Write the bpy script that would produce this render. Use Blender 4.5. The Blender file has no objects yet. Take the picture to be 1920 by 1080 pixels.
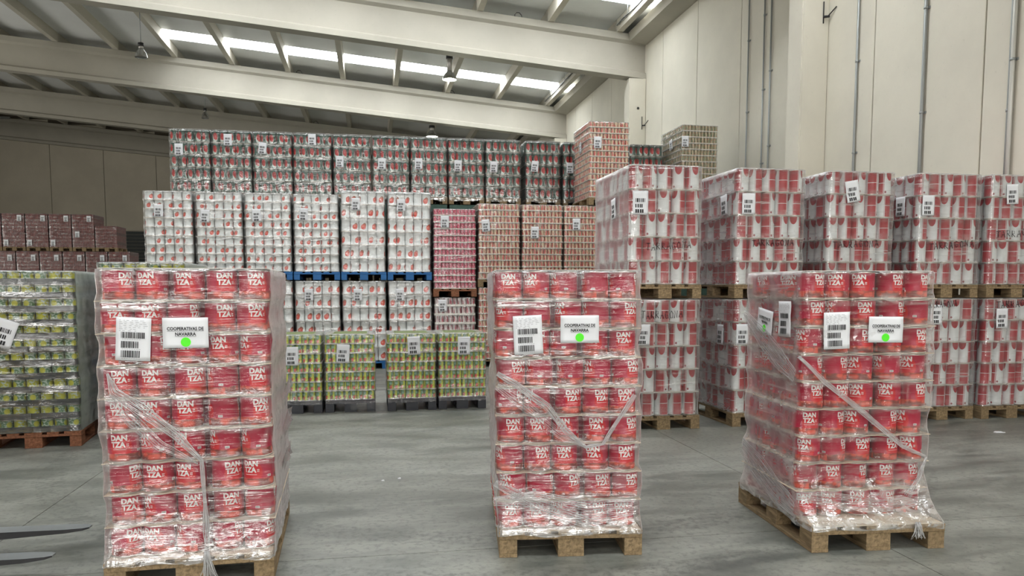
import bpy, bmesh, math, random
from mathutils import Vector, Matrix, noise
R_ = math.radians
random.seed(7)
scene = bpy.context.scene
col = scene.collection
# ------------------------------------------------------------ camera
YAW, PITCH, EYE, F = R_(10.4), R_(4.69), 1.5, 1440.0
cd = bpy.data.cameras.new('camera'); cam = bpy.data.objects.new('camera', cd); col.objects.link(cam)
cam.location = (0, 0, EYE); cam.rotation_euler = (math.pi/2 - PITCH, 0, -YAW)
cd.sensor_width = 36; cd.lens = 36*F/1920; cd.shift_y = 115/1920; cd.clip_end = 200; cd.clip_start = .05
scene.camera = cam
# ------------------------------------------------------------ world, exposure
w = bpy.data.worlds.new('world'); scene.world = w; w.use_nodes = True
w.node_tree.nodes['Background'].inputs[0].default_value = (.75, .86, 1, 1)
w.node_tree.nodes['Background'].inputs[1].default_value = 1.0
vs = scene.view_settings
vs.view_transform = 'Standard'; vs.look = 'None'; vs.gamma = 1; vs.exposure = 0.06; vs.use_curve_mapping = False
scene.cycles.max_bounces = 7; scene.cycles.diffuse_bounces = 4; scene.cycles.glossy_bounces = 3
scene.cycles.transmission_bounces = 2; scene.cycles.transparent_max_bounces = 20
scene.cycles.caustics_reflective = False; scene.cycles.caustics_refractive = False
scene.cycles.sample_clamp_indirect = 6
SKY_E = 15.0       # light given off by the roof skylights
LAMP_W = 60.0
# light of the dock doors behind the camera
def area(name, loc, rot, sx, sy, watt, colr=(1, 1, 1)):
    l = bpy.data.lights.new(name, 'AREA'); l.shape = 'RECTANGLE'; l.size = sx; l.size_y = sy; l.energy = watt; l.color = colr
    o = bpy.data.objects.new(name, l); o.location = loc; o.rotation_euler = rot; col.objects.link(o); return o
area('dock_door_daylight', (-2.0, -14.3, 4.3), (R_(88), 0, 0), 18, 2.6, 1500, (1, .98, .96))
area('added_side_fill', (-26.3, 22.0, 3.0), (R_(90), 0, R_(-90)), 16, 5.0, 1300, (1, .97, .92))  # added fill from an unseen left side, brightens the back wall
area('added_side_fill', (-26.3, 2.0, 3.0), (R_(90), 0, R_(-90)), 8, 5.0, 500, (1, .97, .92))  # second added fill on the left, nearer the camera

def ray(px, py):
    f = Vector((math.sin(YAW)*math.cos(PITCH), math.cos(YAW)*math.cos(PITCH), -math.sin(PITCH)))
    r = Vector((math.cos(YAW), -math.sin(YAW), 0)); u = r.cross(f)
    return f + r*(px-960)/F - u*(py-655)/F
def on_z(px, py, z):
    d = ray(px, py); t = (z-EYE)/d.z; return Vector((0, 0, EYE)) + d*t
def x_at(px, Y, py=480):
    d = ray(px, py); return Y*d.x/d.y
def y_wall(px, py, X=7.8):
    d = ray(px, py); return X*d.y/d.x

# ------------------------------------------------------------ node material helpers
class NB:
    def __init__(s, name):
        s.m = bpy.data.materials.new(name); s.m.use_nodes = True; s.t = s.m.node_tree; s.t.nodes.clear()
        s.out = s.t.nodes.new('ShaderNodeOutputMaterial')
    def n(s, kind, **kw):
        o = s.t.nodes.new('ShaderNode'+kind)
        for k, v in kw.items(): setattr(o, k, v)
        return o
    def L(s, a, b): s.t.links.new(a, b)
    def val(s, x, sock):
        if hasattr(x, 'links') or isinstance(x, bpy.types.NodeSocket): s.L(x, sock)
        else: sock.default_value = x
    def math(s, op, a, b=0.0, c=None, clamp=False):
        o = s.n('Math', operation=op); o.use_clamp = clamp
        s.val(a, o.inputs[0]); s.val(b, o.inputs[1])
        if c is not None: s.val(c, o.inputs[2])
        return o.outputs[0]
    def mix(s, f, a, b, blend='MIX'):
        o = s.n('Mix', data_type='RGBA', blend_type=blend); s.val(f, o.inputs[0])
        for x, i in ((a, 6), (b, 7)):
            if isinstance(x, tuple): o.inputs[i].default_value = (*x[:3], 1)
            else: s.L(x, o.inputs[i])
        return o.outputs[2]
    def noise(s, vec=None, scale=5, detail=3, rough=.5, dist=0, mapping=None):
        if mapping is not None:
            mp = s.n('Mapping'); mp.inputs['Scale'].default_value = mapping[0]
            if len(mapping) > 1: mp.inputs['Rotation'].default_value = mapping[1]
            s.L(vec, mp.inputs[0]); vec = mp.outputs[0]
        o = s.n('TexNoise'); o.inputs['Scale'].default_value = scale; o.inputs['Detail'].default_value = detail
        o.inputs['Roughness'].default_value = rough; o.inputs['Distortion'].default_value = dist
        if vec is not None: s.L(vec, o.inputs['Vector'])
        return o.outputs[0]
    def ramp(s, f, lo, hi):      # smooth 0..1 between lo and hi
        o = s.n('MapRange', interpolation_type='SMOOTHSTEP'); s.L(f, o.inputs[0])
        o.inputs[1].default_value = lo; o.inputs[2].default_value = hi; return o.outputs[0]
    def obj(s): return s.n('TexCoord').outputs['Object']
    def uv(s):
        o = s.n('UVMap'); o.uv_map = 'UVMap'; x = s.n('SeparateXYZ'); s.L(o.outputs[0], x.inputs[0]); return x.outputs[0], x.outputs[1], o.outputs[0]
    def rnd(s): return s.n('ObjectInfo').outputs['Random']
    def bsdf(s, colr, rough=.6, metal=0.0, spec=.5, bump=None, bstr=.3, bdist=.01, emit=None, estr=0, coat=0):
        b = s.n('BsdfPrincipled')
        if isinstance(colr, tuple): b.inputs['Base Color'].default_value = (*colr[:3], 1)
        else: s.L(colr, b.inputs['Base Color'])
        s.val(rough, b.inputs['Roughness']); b.inputs['Metallic'].default_value = metal
        b.inputs['Specular IOR Level'].default_value = spec; b.inputs['Coat Weight'].default_value = coat
        if bump is not None:
            bn = s.n('Bump'); bn.inputs['Strength'].default_value = bstr; bn.inputs['Distance'].default_value = bdist
            s.L(bump, bn.inputs['Height']); s.L(bn.outputs[0], b.inputs['Normal'])
        if emit: b.inputs['Emission Color'].default_value = (*emit, 1); b.inputs['Emission Strength'].default_value = estr
        s.L(b.outputs[0], s.out.inputs[0]); return s.m
    def disk(s, u, v, cu, cv, ru, rv, soft=.12):     # 1 inside an ellipse in uv space
        a = s.math('DIVIDE', s.math('SUBTRACT', u, cu), ru); b = s.math('DIVIDE', s.math('SUBTRACT', v, cv), rv)
        d = s.math('ADD', s.math('MULTIPLY', a, a), s.math('MULTIPLY', b, b))
        return s.math('SUBTRACT', 1.0, s.ramp(d, 1-soft, 1+soft))
    def band(s, v, lo, hi):
        return s.math('MULTIPLY', s.math('GREATER_THAN', v, lo), s.math('LESS_THAN', v, hi))

def simple(name, colr, rough=.6, metal=0.0, var=0.0, nscale=8, **kw):
    b = NB(name)
    if var:
        f = b.noise(b.obj(), nscale, 4)
        c = b.mix(f, tuple(x*(1-var) for x in colr), tuple(min(1, x*(1+var)) for x in colr))
        return b.bsdf(c, rough, metal, **kw)
    return b.bsdf(colr, rough, metal, **kw)

M = {}
def build_materials():
    # concrete of walls, beams
    def concrete(name, c, grime=.12):
        b = NB(name); o = b.obj()
        f = b.noise(o, .6, 5, .6); g = b.noise(o, 14, 4, .6)
        c1 = b.mix(b.ramp(f, .3, .75), tuple(x*(1-grime) for x in c), c)
        c2 = b.mix(b.math('MULTIPLY', b.ramp(g, .62, .78), .25), c1, tuple(x*.6 for x in c))
        return b.bsdf(c2, .85, bump=g, bstr=.12, bdist=.004, spec=.25)
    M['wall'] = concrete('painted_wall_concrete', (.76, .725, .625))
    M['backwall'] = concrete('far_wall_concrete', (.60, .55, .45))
    M['beam'] = concrete('beam_concrete', (.46, .435, .37))
    M['purlin'] = concrete('purlin_concrete', (.62, .585, .50))
    M['deck'] = simple('roof_deck_sheet', (.84, .86, .86), .4, var=.06, nscale=1.5)
    M['door'] = simple('dark_green_door', (.035, .045, .042), .6, var=.15)
    M['darkgap'] = simple('joint_sealant', (.10, .085, .06), .9)
    # floor
    b = NB('power_floated_concrete'); o = b.obj()
    big = b.noise(o, .45, 5, .62, .6); med = b.noise(o, 2.2, 6, .66, .4, mapping=((.6, 1.6, 1),)); fine = b.noise(o, 22, 5, .7)
    c = b.mix(b.ramp(big, .32, .70), (.095, .100, .090), (.225, .228, .20))
    c = b.mix(b.math('MULTIPLY', b.ramp(med, .34, .68), .7), c, (.35, .35, .31))
    c = b.mix(b.math('MULTIPLY', b.ramp(fine, .48, .66), .5), c, (.085, .09, .082))
    # tyre scuffs: arcs round a turning point at the right
    sx = b.n('SeparateXYZ'); b.L(o, sx.inputs[0])
    dx = b.math('SUBTRACT', sx.outputs[0], 1.2); dy = b.math('SUBTRACT', sx.outputs[1], 7.6)
    rad = b.math('SQRT', b.math('ADD', b.math('MULTIPLY', dx, dx), b.math('MULTIPLY', dy, dy)))
    w1 = b.math('MULTIPLY', b.band(rad, 3.1, 3.32), b.ramp(fine, .35, .6))
    w2 = b.math('MULTIPLY', b.band(rad, 3.75, 3.95), b.ramp(fine, .4, .6))
    c = b.mix(b.math('MULTIPLY', b.math('ADD', w1, w2), .28), c, (.06, .062, .06))
    M['floor'] = b.bsdf(c, b.math('ADD', b.math('MULTIPLY', med, .35), .24), bump=fine, bstr=.08, bdist=.003, spec=.45)
    # wood
    def wood(name, c, dark=.45):
        b = NB(name); o = b.obj(); r = b.rnd()
        g = b.noise(o, 6, 5, .6, .6, mapping=((8, 1, 8),)); s_ = b.noise(o, 3.5, 4, .7)
        c1 = b.mix(b.ramp(g, .3, .7), tuple(x*dark for x in c), c)
        c2 = b.mix(b.math('MULTIPLY', b.ramp(s_, .5, .72), .5), c1, (.05, .04, .03))
        c3 = b.mix(b.math('MULTIPLY', r, .45), c2, tuple(x*.5 for x in c))
        return b.bsdf(c3, .8, bump=g, bstr=.3, bdist=.003, spec=.2)
    M['wood'] = wood('pallet_pine', (.37, .265, .15))
    M['redwood'] = wood('red_stained_pallet_wood', (.36, .155, .085))
    M['blue'] = simple('blue_pallet_paint', (.02, .14, .38), .6, var=.2)
    M['blackp'] = simple('dark_plastic', (.035, .037, .045), .5)
    M['card'] = simple('beige_cardboard', (.62, .53, .41), .85, var=.12)
    M['cardw'] = simple('pale_board', (.78, .74, .66), .8, var=.08)
    M['greycard'] = simple('dark_grey_tray_board', (.045, .047, .045), .8, var=.25)
    M['tin'] = simple('tin_plate', (.62, .58, .52), .35, 1.0)
    M['tindull'] = simple('tin_lid_plate', (.55, .53, .50), .45, .8)
    M['steel'] = simple('worn_fork_steel', (.34, .36, .38), .32, .7, var=.3, nscale=5)
    M['steelblack'] = simple('black_paint_and_fork_shade', (.02, .02, .022), .5)  # black paint; on the fork sides it stands in for shade
    M['yellow'] = simple('yellow_truck_paint', (.65, .38, .03), .4)
    M['pipe'] = simple('galvanised_conduit', (.36, .38, .38), .45, .5)
    M['pipelight'] = simple('bright_conduit', (.62, .62, .58), .4, .3)
    M['paper'] = simple('white_paper', (.80, .81, .84), .65)
    M['ink'] = simple('black_ink', (.02, .02, .022), .7)
    M['greyink'] = simple('grey_print', (.35, .35, .37), .7)
    M['dot'] = simple('fluorescent_green_sticker', (.10, .90, .02), .6)
    M['print'] = simple('white_label_print', (.80, .76, .74), .45)
    M['marker'] = simple('black_marker', (.03, .015, .02), .5)
    # ---- can labels (uv: u around, v up)
    b = NB('crimson_tomato_can_label'); u, v, uvv = b.uv(); r = b.rnd()
    vor = b.n('TexVoronoi', feature='F1'); vor.inputs['Scale'].default_value = 1
    mp = b.n('Mapping'); mp.inputs['Scale'].default_value = (11.5, 5.2, 1); b.L(uvv, mp.inputs[0]); b.L(mp.outputs[0], vor.inputs['Vector'])
    tom = b.mix(b.ramp(vor.outputs['Distance'], .25, .75), (.62, .060, .030), (.10, .004, .006))
    tom = b.mix(b.math('MULTIPLY', b.noise(uvv, 60, 3), .35), tom, (.62, .16, .10))
    red = b.mix(r, (.48, .004, .044), (.40, .004, .036))
    cir = b.math('ADD', b.disk(u, v, .27, .50, .11, .40), b.disk(u, v, .77, .50, .11, .40))
    red = b.mix(b.math('MULTIPLY', cir, .9), red, (.62, .006, .012))
    edge = b.math('ADD', .29, b.math('MULTIPLY', b.math('SUBTRACT', b.noise(uvv, 14, 2, mapping=((1, .01, 1),)), .5), .13))
    low = b.math('LESS_THAN', v, edge)
    c = b.mix(low, red, tom)
    M['lab_crimson'] = b.bsdf(c, .38, spec=.4)
    for key_, ru_, rv_, cv_ in (('lab_white', .074, .23, .38), ('lab_whitetall', .100, .20, .34)):
      b = NB('white_can_label_tomatoes'); u, v, uvv = b.uv()
      c = b.mix(b.noise(uvv, 5, 2, mapping=((3, 1, 1),)), (.74, .77, .76), (.87, .89, .88))
      for k in (.08, .44):
        c = b.mix(b.disk(u, v, k+ru_*.45, cv_+rv_*.7, ru_*.72, rv_*.8), c, (.36, .12, .06))
        c = b.mix(b.disk(u, v, k, cv_, ru_, rv_), c, (.72, .075, .050))
        c = b.mix(b.disk(u, v, k-.02, cv_+.04, ru_*.4, rv_*.35, .5), c, (.80, .24, .16))
      M[key_] = b.bsdf(c, .42)
    b = NB('green_can_label_tomatoes'); u, v, uvv = b.uv()
    g = b.noise(uvv, 6, 3)
    c = b.mix(g, (.018, .055, .040), (.07, .135, .105))
    for k in (.10, .43, .76):
        c = b.mix(b.disk(u, v, k-.01,   .36, .110, .36), c, (.50, .56, .50))
        c = b.mix(b.disk(u, v, k, .50, .095, .27), c, (.38, .018, .020))
        c = b.mix(b.disk(u, v, k+.03, .34, .06, .17), c, (.50, .04, .035))
    c = b.mix(b.band(v, .88, .94), c, (.45, .5, .46))
    M['lab_green'] = b.bsdf(c, .35)
    b = NB('red_and_white_can_label'); u, v, uvv = b.uv(); r = b.rnd()
    fu = b.math('FRACT', b.math('MULTIPLY', u, 2.0))
    white = (.66, .67, .66)
    redc = b.mix(b.noise(uvv, 30, 2, mapping=((.2, 2, 1),)), (.32, .012, .022), (.42, .030, .038))
    c = b.mix(b.math('LESS_THAN', fu, .52), redc, white)
    c = b.mix(b.disk(u, v, .13, .97, .085, .33, .05), c, (.40, .02, .03))
    c = b.mix(b.disk(u, v, .63, .97, .085, .33, .05), c, (.40, .02, .03))
    # frame lines on the red field
    c = b.mix(b.math('MULTIPLY', b.band(v, .52, .545), b.math('GREATER_THAN', fu, .52)), c, white)
    for k in (.545, .965): c = b.mix(b.band(fu, k-.012, k+.012), c, white)
    c = b.mix(b.disk(u, v, .03, .12, .022, .05), c, (.25, .02, .03)); c = b.mix(b.disk(u, v, .53, .12, .022, .05), c, (.25, .02, .03))
    M['lab_redwhite'] = b.bsdf(c, .4)
    b = NB('yellow_green_can_label'); u, v, uvv = b.uv(); r = b.rnd()
    fu = b.math('FRACT', b.math('MULTIPLY', u, 3.0))
    c = b.mix(b.ramp(b.noise(uvv, 9, 2), .4, .6), (.50, .58, .03), (.66, .68, .12))
    c = b.mix(b.math('LESS_THAN', fu, .5), c, (.10, .24, .10))
    for k in (.12, .46, .80):
        c = b.mix(b.disk(u, v, k, .27, .075, .20), c, (.55, .060, .040))
        c = b.mix(b.disk(u, v, k+.05, .33, .05, .12), c, (.66, .13, .07))
        c = b.mix(b.disk(u, v, k, .70, .10, .16, .5), c, (.30, .46, .34))
        c = b.mix(b.disk(u, v, k+.02, .86, .07, .06, .5), c, (.10, .28, .14))
    c = b.mix(b.band(v, .94, 1.1), c, (.70, .70, .62))
    M['lab_lime'] = b.bsdf(c, .38)
    b = NB('yellow_fruit_can_label'); u, v, uvv = b.uv(); r = b.rnd()
    base = b.mix(b.math('GREATER_THAN', r, .62), (.11, .22, .11), (.42, .42, .04))
    c = b.mix(b.ramp(b.noise(uvv, 7, 2, mapping=((2, 1, 1),)), .45, .6), base, (.44, .52, .44))
    for k in (.2, .55, .88): c = b.mix(b.disk(u, v, k, .62, .08, .22, .4), c, (.50, .50, .06))
    M['lab_fruit'] = b.bsdf(c, .38)
    def stripes(name, a, bb, cc, k=5):
        b = NB(name); u, v, uvv = b.uv()
        f = b.noise(uvv, k, 1, mapping=((1.6, .12, 1),))
        c = b.mix(b.math('GREATER_THAN', f, .5), a, bb)
        c = b.mix(b.math('GREATER_THAN', b.noise(uvv, k*1.7, 1, mapping=((1.3, .5, 1), (0, 0, .3))), .6), c, cc)
        c = b.mix(b.band(v, .93, 1.1), c, (.5, .47, .42))
        return b.bsdf(c, .4)
    M['lab_beige'] = stripes('beige_red_small_can_label', (.74, .58, .38), (.68, .11, .11), (.76, .66, .50))
    M['lab_pink'] = stripes('pink_small_can_label', (.62, .03, .10), (.66, .13, .20), (.74, .55, .56))
    M['lab_sage'] = stripes('sage_beige_small_can_label', (.55, .46, .30), (.20, .25, .14), (.60, .26, .17))
    M['lab_whitepink'] = stripes('white_pink_can_label', (.70, .62, .60), (.45, .08, .11), (.72, .72, .70), 4)
    # inner masses of the stacks
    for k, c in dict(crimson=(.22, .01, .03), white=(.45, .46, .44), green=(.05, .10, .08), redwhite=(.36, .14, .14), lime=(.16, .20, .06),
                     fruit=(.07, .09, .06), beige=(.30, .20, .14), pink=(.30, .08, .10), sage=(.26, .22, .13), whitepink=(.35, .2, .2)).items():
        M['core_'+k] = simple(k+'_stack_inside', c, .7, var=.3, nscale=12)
    # far brown loads: courses too far away to tell apart
    b = NB('maroon_small_cans_far'); o = b.obj()
    sp = b.n('SeparateXYZ'); b.L(o, sp.inputs[0])
    f = b.noise(o, 14, 2, mapping=((1, 1, .5),)); g = b.math('FRACT', b.math('MULTIPLY', sp.outputs[0], 13.5))
    c = b.mix(b.ramp(f, .35, .65), (.125, .020, .018), (.21, .043, .036))
    c = b.mix(b.math('MULTIPLY', b.math('LESS_THAN', g, .18), .6), c, (.04, .01, .01))
    M['maroon'] = b.bsdf(c, .45)
    # ---- stretch film
    def film(name, base, streak, edge, milk=.85, rough=.16, zs=26, bump=.5, tint=(1, 1, 1)):
        b = NB(name); o = b.obj()
        s1 = b.noise(o, 1.0, 4, .6, .4, mapping=((1.6, 1.6, zs),))
        s2 = b.noise(o, 1.0, 3, .55, .5, mapping=((14, 14, 3.5), (.5, .6, 0)))
        s3 = b.noise(o, 5.0, 3, .5, .8)
        st = b.math('MULTIPLY', b.ramp(s1, .48, .78), b.ramp(s3, .30, .62))
        at_ = b.n('Attribute'); at_.attribute_name = 'wraps'
        fd = b.math('MULTIPLY', at_.outputs['Fac'], b.ramp(b.noise(o, 9, 3, .6, 1.0, mapping=((1, 1, 3),)), .38, .62))
        st = b.math('MAXIMUM', st, fd)
        st = b.math('MAXIMUM', st, b.math('MULTIPLY', b.ramp(s2, .60, .80), .55))
        lw = b.n('LayerWeight'); lw.inputs[0].default_value = .5
        fac = b.math('ADD', b.math('ADD', base, b.math('MULTIPLY', st, streak)), b.math('MULTIPLY', b.math('POWER', lw.outputs['Facing'], 3.0), edge), clamp=True)
        h = b.math('ADD', b.math('ADD', b.math('MULTIPLY', s1, .5), s3), b.math('MULTIPLY', s2, .35))
        bn = b.n('Bump'); bn.inputs['Strength'].default_value = bump; bn.inputs['Distance'].default_value = .02; b.L(h, bn.inputs['Height'])
        df = b.n('BsdfDiffuse'); df.inputs[0].default_value = (milk*tint[0], milk*tint[1], milk*tint[2], 1)
        gl = b.n('BsdfGlossy'); gl.inputs[0].default_value = (.95, .95, .95, 1); gl.inputs['Roughness'].default_value = rough; b.L(bn.outputs[0], gl.inputs['Normal'])
        tr = b.n('BsdfTransparent'); tr.inputs[0].default_value = (.97, .97, .97, 1)
        tl = b.n('BsdfTranslucent'); tl.inputs[0].default_value = (milk*tint[0], milk*tint[1], milk*tint[2], 1)
        dt = b.n('MixShader'); dt.inputs[0].default_value = .45; b.L(df.outputs[0], dt.inputs[1]); b.L(tl.outputs[0], dt.inputs[2])
        m1 = b.n('MixShader'); b.L(fac, m1.inputs[0]); b.L(tr.outputs[0], m1.inputs[1]); b.L(dt.outputs[0], m1.inputs[2])
        sp = b.math('ADD', b.math('ADD', .045, b.math('MULTIPLY', st, .26)), b.math('MULTIPLY', b.math('POWER', lw.outputs['Facing'], 5.0), .4), clamp=True)
        m2 = b.n('MixShader'); b.L(sp, m2.inputs[0]); b.L(m1.outputs[0], m2.inputs[1]); b.L(gl.outputs[0], m2.inputs[2])
        b.L(m2.outputs[0], b.out.inputs[0]); return b.m
    M['film_near'] = film('clear_stretch_film', .015, .46, 1.4, rough=.10, bump=1.2)
    M['film_mid'] = film('hazy_stretch_film', .06, .42, .95, rough=.15, zs=18, bump=.7)
    M['film_thick'] = film('thick_grey_stretch_film', .02, .20, 2.0, .62, rough=.16, zs=22, bump=.6, tint=(.92, 1, .95))
    M['film_far'] = film('far_stretch_film', .03, .40, .35, .8, rough=.2, zs=12, bump=.9)
    M['film_dark'] = film('far_thin_film', .02, .30, .35, .7, rough=.16, zs=10, bump=1.2)
    M['rope'] = film('bunched_stretch_film', .38, .60, .3, .92, rough=.15, zs=40, bump=.8)
    M['skylight'] = simple('translucent_skylight', (.9, .95, 1), .5, emit=(.93, .97, 1.0), estr=SKY_E)
    M['lampshade'] = simple('aluminium_reflector', (.6, .6, .58), .25, .9)
    M['lamp_on'] = simple('lit_lamp_glass', (1, 1, .9), .4, emit=(.95, 1, .85), estr=9)
    M['lamp_off'] = simple('unlit_lamp_glass', (.25, .25, .24), .2)
build_materials()

# ------------------------------------------------------------ mesh helpers
def mb(): return bmesh.new()
def box(bm, x0, x1, y0, y1, z0, z1, mi=0):
    vs_ = [bm.verts.new((x, y, z)) for z in (z0, z1) for y in (y0, y1) for x in (x0, x1)]
    for f in ((0, 2, 3, 1), (4, 5, 7, 6), (0, 1, 5, 4), (1, 3, 7, 5), (3, 2, 6, 7), (2, 0, 4, 6)):
        fc = bm.faces.new([vs_[i] for i in f]); fc.material_index = mi
    return vs_
def prism(bm, prof, x0, x1, zadd0=0, zadd1=0, mi=0):   # profile in (y,z), extruded along x
    a = [bm.verts.new((x0, y, z+zadd0)) for y, z in prof]; b_ = [bm.verts.new((x1, y, z+zadd1)) for y, z in prof]
    n = len(prof)
    for i in range(n):
        bm.faces.new((a[i], a[(i+1) % n], b_[(i+1) % n], b_[i])).material_index = mi
    bm.faces.new(a[::-1]); bm.faces.new(b_)
def tube(bm, pts, r, seg=8, mi=0, cap=True):
    pts = [Vector(p) for p in pts]; rings = []
    rr = r if isinstance(r, (list, tuple)) else [r]*len(pts)
    for i, p in enumerate(pts):
        d = (pts[min(i+1, len(pts)-1)]-pts[max(i-1, 0)]).normalized()
        a = d.cross(Vector((0, 0, 1)) if abs(d.z) < .9 else Vector((1, 0, 0))).normalized(); c = d.cross(a)
        rings.append([bm.verts.new(p+a*rr[i]*math.cos(2*math.pi*k/seg)+c*rr[i]*math.sin(2*math.pi*k/seg)) for k in range(seg)])
    for A, B in zip(rings, rings[1:]):
        for k in range(seg):
            f = bm.faces.new((A[k], A[(k+1) % seg], B[(k+1) % seg], B[k])); f.material_index = mi; f.smooth = True
    if cap:
        bm.faces.new(rings[0][::-1]).material_index = mi; bm.faces.new(rings[-1]).material_index = mi
def lathe(bm, prof, seg, mats, cx=0, cy=0, cz=0, uoff=0.0, uv=None, h=1.0):
    # prof: (r, z); mats[i] is the material of the band i -> i+1
    rings = []
    for r, z in prof:
        if r < 1e-6: rings.append([bm.verts.new((cx, cy, cz+z))])
        else: rings.append([bm.verts.new((cx+r*math.cos(2*math.pi*k/seg), cy+r*math.sin(2*math.pi*k/seg), cz+z)) for k in range(seg)])
    for i, (A, B) in enumerate(zip(rings, rings[1:])):
        for k in range(seg):
            k2 = (k+1) % seg
            if len(A) == 1: f = bm.faces.new((A[0], B[k2], B[k]))
            elif len(B) == 1: f = bm.faces.new((A[k], A[k2], B[0]))
            else:
                f = bm.faces.new((A[k], A[k2], B[k2], B[k]))
            f.material_index = mats[i]; f.smooth = len(A) > 1 and len(B) > 1 and abs(prof[i][1]-prof[i+1][1]) > .01
            if uv is not None:
                for lp in f.loops:
                    dx, dy = lp.vert.co.x-cx, lp.vert.co.y-cy
                    uu = math.atan2(dy, dx)/(2*math.pi) % 1.0 if (abs(dx)+abs(dy)) > 1e-6 else k/seg
                    if k == seg-1 and uu < .3: uu += 1.0
                    lp[uv].uv = (uu+uoff, (lp.vert.co.z-cz)/h)
def mesh_of(bm, name, mats, recalc=False):
    if recalc: bmesh.ops.recalc_face_normals(bm, faces=bm.faces)
    me = bpy.data.meshes.new(name); bm.to_mesh(me); bm.free()
    for m in mats: me.materials.append(M[m] if isinstance(m, str) else m)
    return me
def place(name, me, parent=None, loc=(0, 0, 0), rz=0.0, kind=None, label=None):
    o = bpy.data.objects.new(name, me); o.parent = parent; o.location = loc
    if rz: o.rotation_euler = (0, 0, rz)
    if kind: o['kind'] = kind
    if label: o['label'] = label
    col.objects.link(o); return o
def obj(name, bm, mats, parent=None, kind=None, label=None, loc=(0, 0, 0), rz=0.0):
    if isinstance(mats, str): mats = [mats]
    return place(name, mesh_of(bm, name, mats), parent, loc, rz, kind, label)
def tag(o, label, cat, group=None):
    o['label'] = label; o['category'] = cat
    if group: o['group'] = group
    return o
def empty(name, loc, rz=0.0):
    o = bpy.data.objects.new(name, None); o.location = loc; o.rotation_euler = (0, 0, rz); o.empty_display_size = .2
    col.objects.link(o); return o
def text_mesh(txt, size, bold=0.0, space=1.0, line=1.0, align='CENTER'):
    c = bpy.data.curves.new('t', 'FONT'); c.body = txt; c.size = size; c.offset = bold; c.align_x = align; c.space_character = space
    c.space_line = line; c.resolution_u = 3; c.fill_mode = 'FRONT'
    o = bpy.data.objects.new('t', c); col.objects.link(o)
    me = bpy.data.meshes.new_from_object(o.evaluated_get(bpy.context.evaluated_depsgraph_get()))
    bpy.data.objects.remove(o); bpy.data.curves.remove(c); return me

# ------------------------------------------------------------ can prototypes
def can_profile(r, h, rim=.0035):
    return ([(0, .004), (r-.004, .004), (r-.001, 0), (r, .001), (r, rim*1.3), (r-.0022, rim*1.8), (r-.0022, h-rim*1.8), (r, h-rim*1.3), (r, h-.001), (r-.001, h), (r-.004, h-.001), (r-.006, h-.006), (0, h-.006)],
            [1, 1, 1, 1, 1, 0, 1, 1, 1, 1, 1, 1])
def small_profile(r, h):
    return [(0, 0), (r, 0), (r, h*.04), (r*.975, h*.06), (r*.975, h*.94), (r, h*.96), (r, h), (r*.93, h-.004), (0, h-.004)], [1, 1, 1, 0, 1, 1, 1, 1]
def can_mesh(name, r, h, lab, seg=20, small=False):
    bm = mb(); uv = bm.loops.layers.uv.new('UVMap')
    p, m = small_profile(r, h) if small else can_profile(r, h)
    lathe(bm, p, seg, m, uv=uv, h=h)
    return mesh_of(bm, name, [lab, 'tin'])
def dantza_can():
    r, h = .0770, .152
    bm = mb(); uv = bm.loops.layers.uv.new('UVMap'); p, m = can_profile(r, h)
    lathe(bm, p, 32, m, uv=uv, h=h)
    # lettering bent round the can, at two opposite places; small mark, line and barcode box
    pieces = []
    for txt, size, x, z, bold in (('DAN', .0365, -.0405, .1110, .0017), ('TZA', .0365, -.0385, .0785, .0017)):
        pieces.append((text_mesh(txt, size, bold, .98, 1, 'LEFT'), x, z))
    bmt = mb()
    for me, x, z in pieces:
        t = mb(); t.from_mesh(me); 
        xs = [v.co.x for v in t.verts]; sc = .0800/(max(xs)-min(xs)) if me is pieces[0][0] else .0700/(max(xs)-min(xs)); x0 = min(xs)
        for v in t.verts: v.co = ((v.co.x-x0)*sc+x, 0, v.co.y+z)
        tmp = bpy.data.meshes.new('t'); t.to_mesh(tmp); t.free(); bmt.from_mesh(tmp); bpy.data.meshes.remove(tmp); bpy.data.meshes.remove(me)
    def quad(x0, x1, z0, z1, mi=0):
        f = bmt.faces.new([bmt.verts.new(c) for c in ((x0, 0, z0), (x1, 0, z0), (x1, 0, z1), (x0, 0, z1))]); f.material_index = mi
    for dx in (.035, .0415): quad(dx, dx+.0045, .081, .0855); quad(dx, dx+.0045, .0895, .094)
    quad(-.030, .034, .0650, .0668)
    for k in range(12): bmesh.ops.bisect_plane(bmt, geom=bmt.verts[:]+bmt.edges[:]+bmt.faces[:], plane_co=(-.045+k*.0085, 0, 0), plane_no=(1, 0, 0))
    # barcode box a quarter turn away
    quad(.090, .112, .050, .062); 
    for k in range(5):
        f = bmt.faces.new([bmt.verts.new(c) for c in ((.093+k*.0034, -.0003, .052), (.0945+k*.0034, -.0003, .052), (.0945+k*.0034, -.0003, .060), (.093+k*.0034, -.0003, .060))]); f.material_index = 3
    tmp = bpy.data.meshes.new('t'); bmt.to_mesh(tmp)
    for turn in (0.0, math.pi):
        n0 = len(bm.verts); nf = len(bm.faces); bm.from_mesh(tmp); bm.verts.ensure_lookup_table(); bm.faces.ensure_lookup_table()
        for v in bm.verts[n0:]:
            a = -math.pi/2 + v.co.x/r + turn; rr = r-.0010-v.co.y
            v.co = (rr*math.cos(a), rr*math.sin(a), v.co.z)
        for f in bm.faces[nf:]: f.material_index = 2 if f.material_index == 0 else 3
    bmt.free(); bpy.data.meshes.remove(tmp)
    return mesh_of(bm, 'can', ['lab_crimson', 'tin', 'print', 'ink'])
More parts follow.
